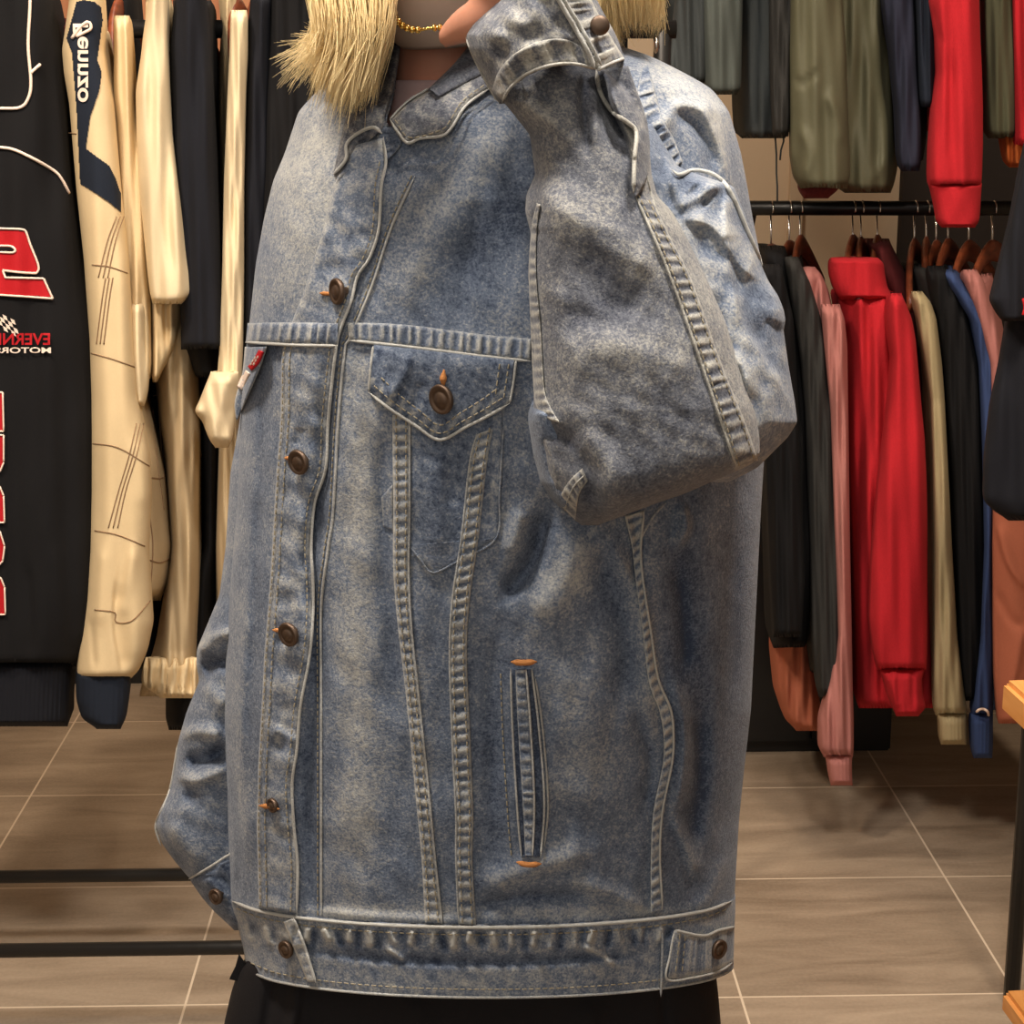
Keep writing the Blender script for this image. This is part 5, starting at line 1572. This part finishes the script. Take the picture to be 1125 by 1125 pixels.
garment('sweatshirt', 'bright red sweatshirt sleeve dangling over the lower rail', 'sweatshirt', GU, [
    ('sleeve', [(-260, 1030, 1066), (-100, 1025, 1072), (0, 1021, 1076), (40, 1028, 1077), (80, 1030, 1079), (120, 1024, 1080), (160, 1021, 1080), (190, 1020, 1079), (206, 1021, 1078)], NR - .05, 0.06, 'red', dict(amp=.004, lam=28, nu=56, fl=[([(1024, 10), (1034, 50)], 4, 4, -6), ([(1045, 60), (1042, 180)], 4, 5, -5)])),
    ('cuff', [(201, 1021, 1079), (212, 1024, 1078), (230, 1028, 1077), (244, 1030, 1076), (250, 1036, 1070)], NR - .05, 0.05, 'red', dict(amp=.0015, lam=34, drift=0.5, cap=(6, 4))),
    ('body', [(-280, 1025, 1070), (0, 1030, 1075), (150, 1030, 1072)], MR, 0.17, 'red'),
])
garment('shirt', 'olive shirt right of the bright red sleeve', 'shirt', GU, [
    ('sleeve', [(-260, 1082, 1108), (0, 1080, 1114), (80, 1082, 1116), (140, 1082, 1117), (152, 1086, 1114)], NR + .02, 0.05, 'olive_shirt', dict(amp=.004, lam=18)),
])
garment('sweatshirt', 'red and orange top at the upper right corner', 'sweatshirt', GU, [
    ('sleeve', [(-260, 1112, 1150), (0, 1112, 1160), (90, 1114, 1160), (160, 1115, 1160)], NR + .0, 0.05, 'red', dict(amp=.004, lam=18)),
    ('hem', [(130, 1096, 1150), (160, 1100, 1150), (178, 1104, 1150), (184, 1110, 1146)], NR + .05, 0.05, 'orange', dict(amp=.008, lam=14)),
])

# black tee close at the right edge
BY = 2.55
bt = thing('tee_shirt', 'black tee with frayed short sleeve cropped by the right edge', 't-shirt', w1(1150, 160, BY))
_, s_ = cloth('body', [(150, 1130, 1230), (200, 1118, 1290), (260, 1112, 1330), (345, 1107, 1340), (400, 1098, 1340), (445, 1088, 1340), (506, 1081, 1340), (550, 1080, 1340), (562, 1092, 1340), (572, 1110, 1340)], BY, 0.06, 'ink', bt, .004, 40, (10, 3), 2.6, None, 90, 90)
cloth('sleeve', [(170, 1126, 1160), (200, 1119, 1160), (243, 1110, 1160), (290, 1098, 1158), (330, 1088, 1150), (345, 1096, 1140), (353, 1103, 1125)], BY - .05, 0.04, 'ink', bt, .003, 26, (10, 4))
cords('red_print', [[(1124, 328), (1126, 338), (1124, 346)]], s_, 0.075, 0.002, 'red_emblem', bt, 8)
# its rail
tz_ = w1(1180, 120, BY)[2]
xr0 = w1(1140, 120, BY)[0]
rr = thing('clothes_rack', 'clothes rack outside the right edge carrying the black tee', 'clothes rack', (xr0 + .5, BY, 0))
tube('rail', [(xr0 + .05, BY, tz_), (xr0 + .9, BY, tz_)], .0125, M['black_metal'], rr)
for x in (xr0 + .05, xr0 + .9):
    tube('post', [(x, BY + .0, 0), (x, BY + .0, tz_)], .0125, M['black_metal'], rr)

# ---- wooden display table at right
TYB = 2.0
A0 = w1(1101, 746, TYB)
tz0 = A0[2]
S0 = w1(1101, 1087, TYB)[2]
tb_ = thing('display_table', 'honey-coloured wooden display table with lower shelf at the right edge', 'table', (A0[0] + .4, 1.5, 0))
ang = R(4)


def slab(name, z1, th, mat, ins=0.0):
    V, Fc = box_vf(ins, 0.9, -1.0, 0, z1 - th, z1, 0.006)
    q = Matrix.Rotation(ang, 3, 'Z')
    V = [tuple(q @ Vector(v) + Vector((A0[0], TYB, 0))) for v in V]
    return mesh(name, V, Fc, M[mat], tb_, False)


slab('table_top', tz0, 0.04, 'table_wood')
slab('shelf', S0, 0.03, 'table_wood', w1(1101, 1087, TYB)[0] - A0[0])
for x in (0.112, 0.83):
    for y in (-0.06, -0.96):
        V, Fc = box_vf(x - .02, x + .02, y - .02, y + .02, 0, tz0 - .04, 0.002)
        q = Matrix.Rotation(ang, 3, 'Z')
        V = [tuple(q @ Vector(v) + Vector((A0[0], TYB, 0))) for v in V]
        mesh('leg', V, Fc, M['black_metal'], tb_, False)
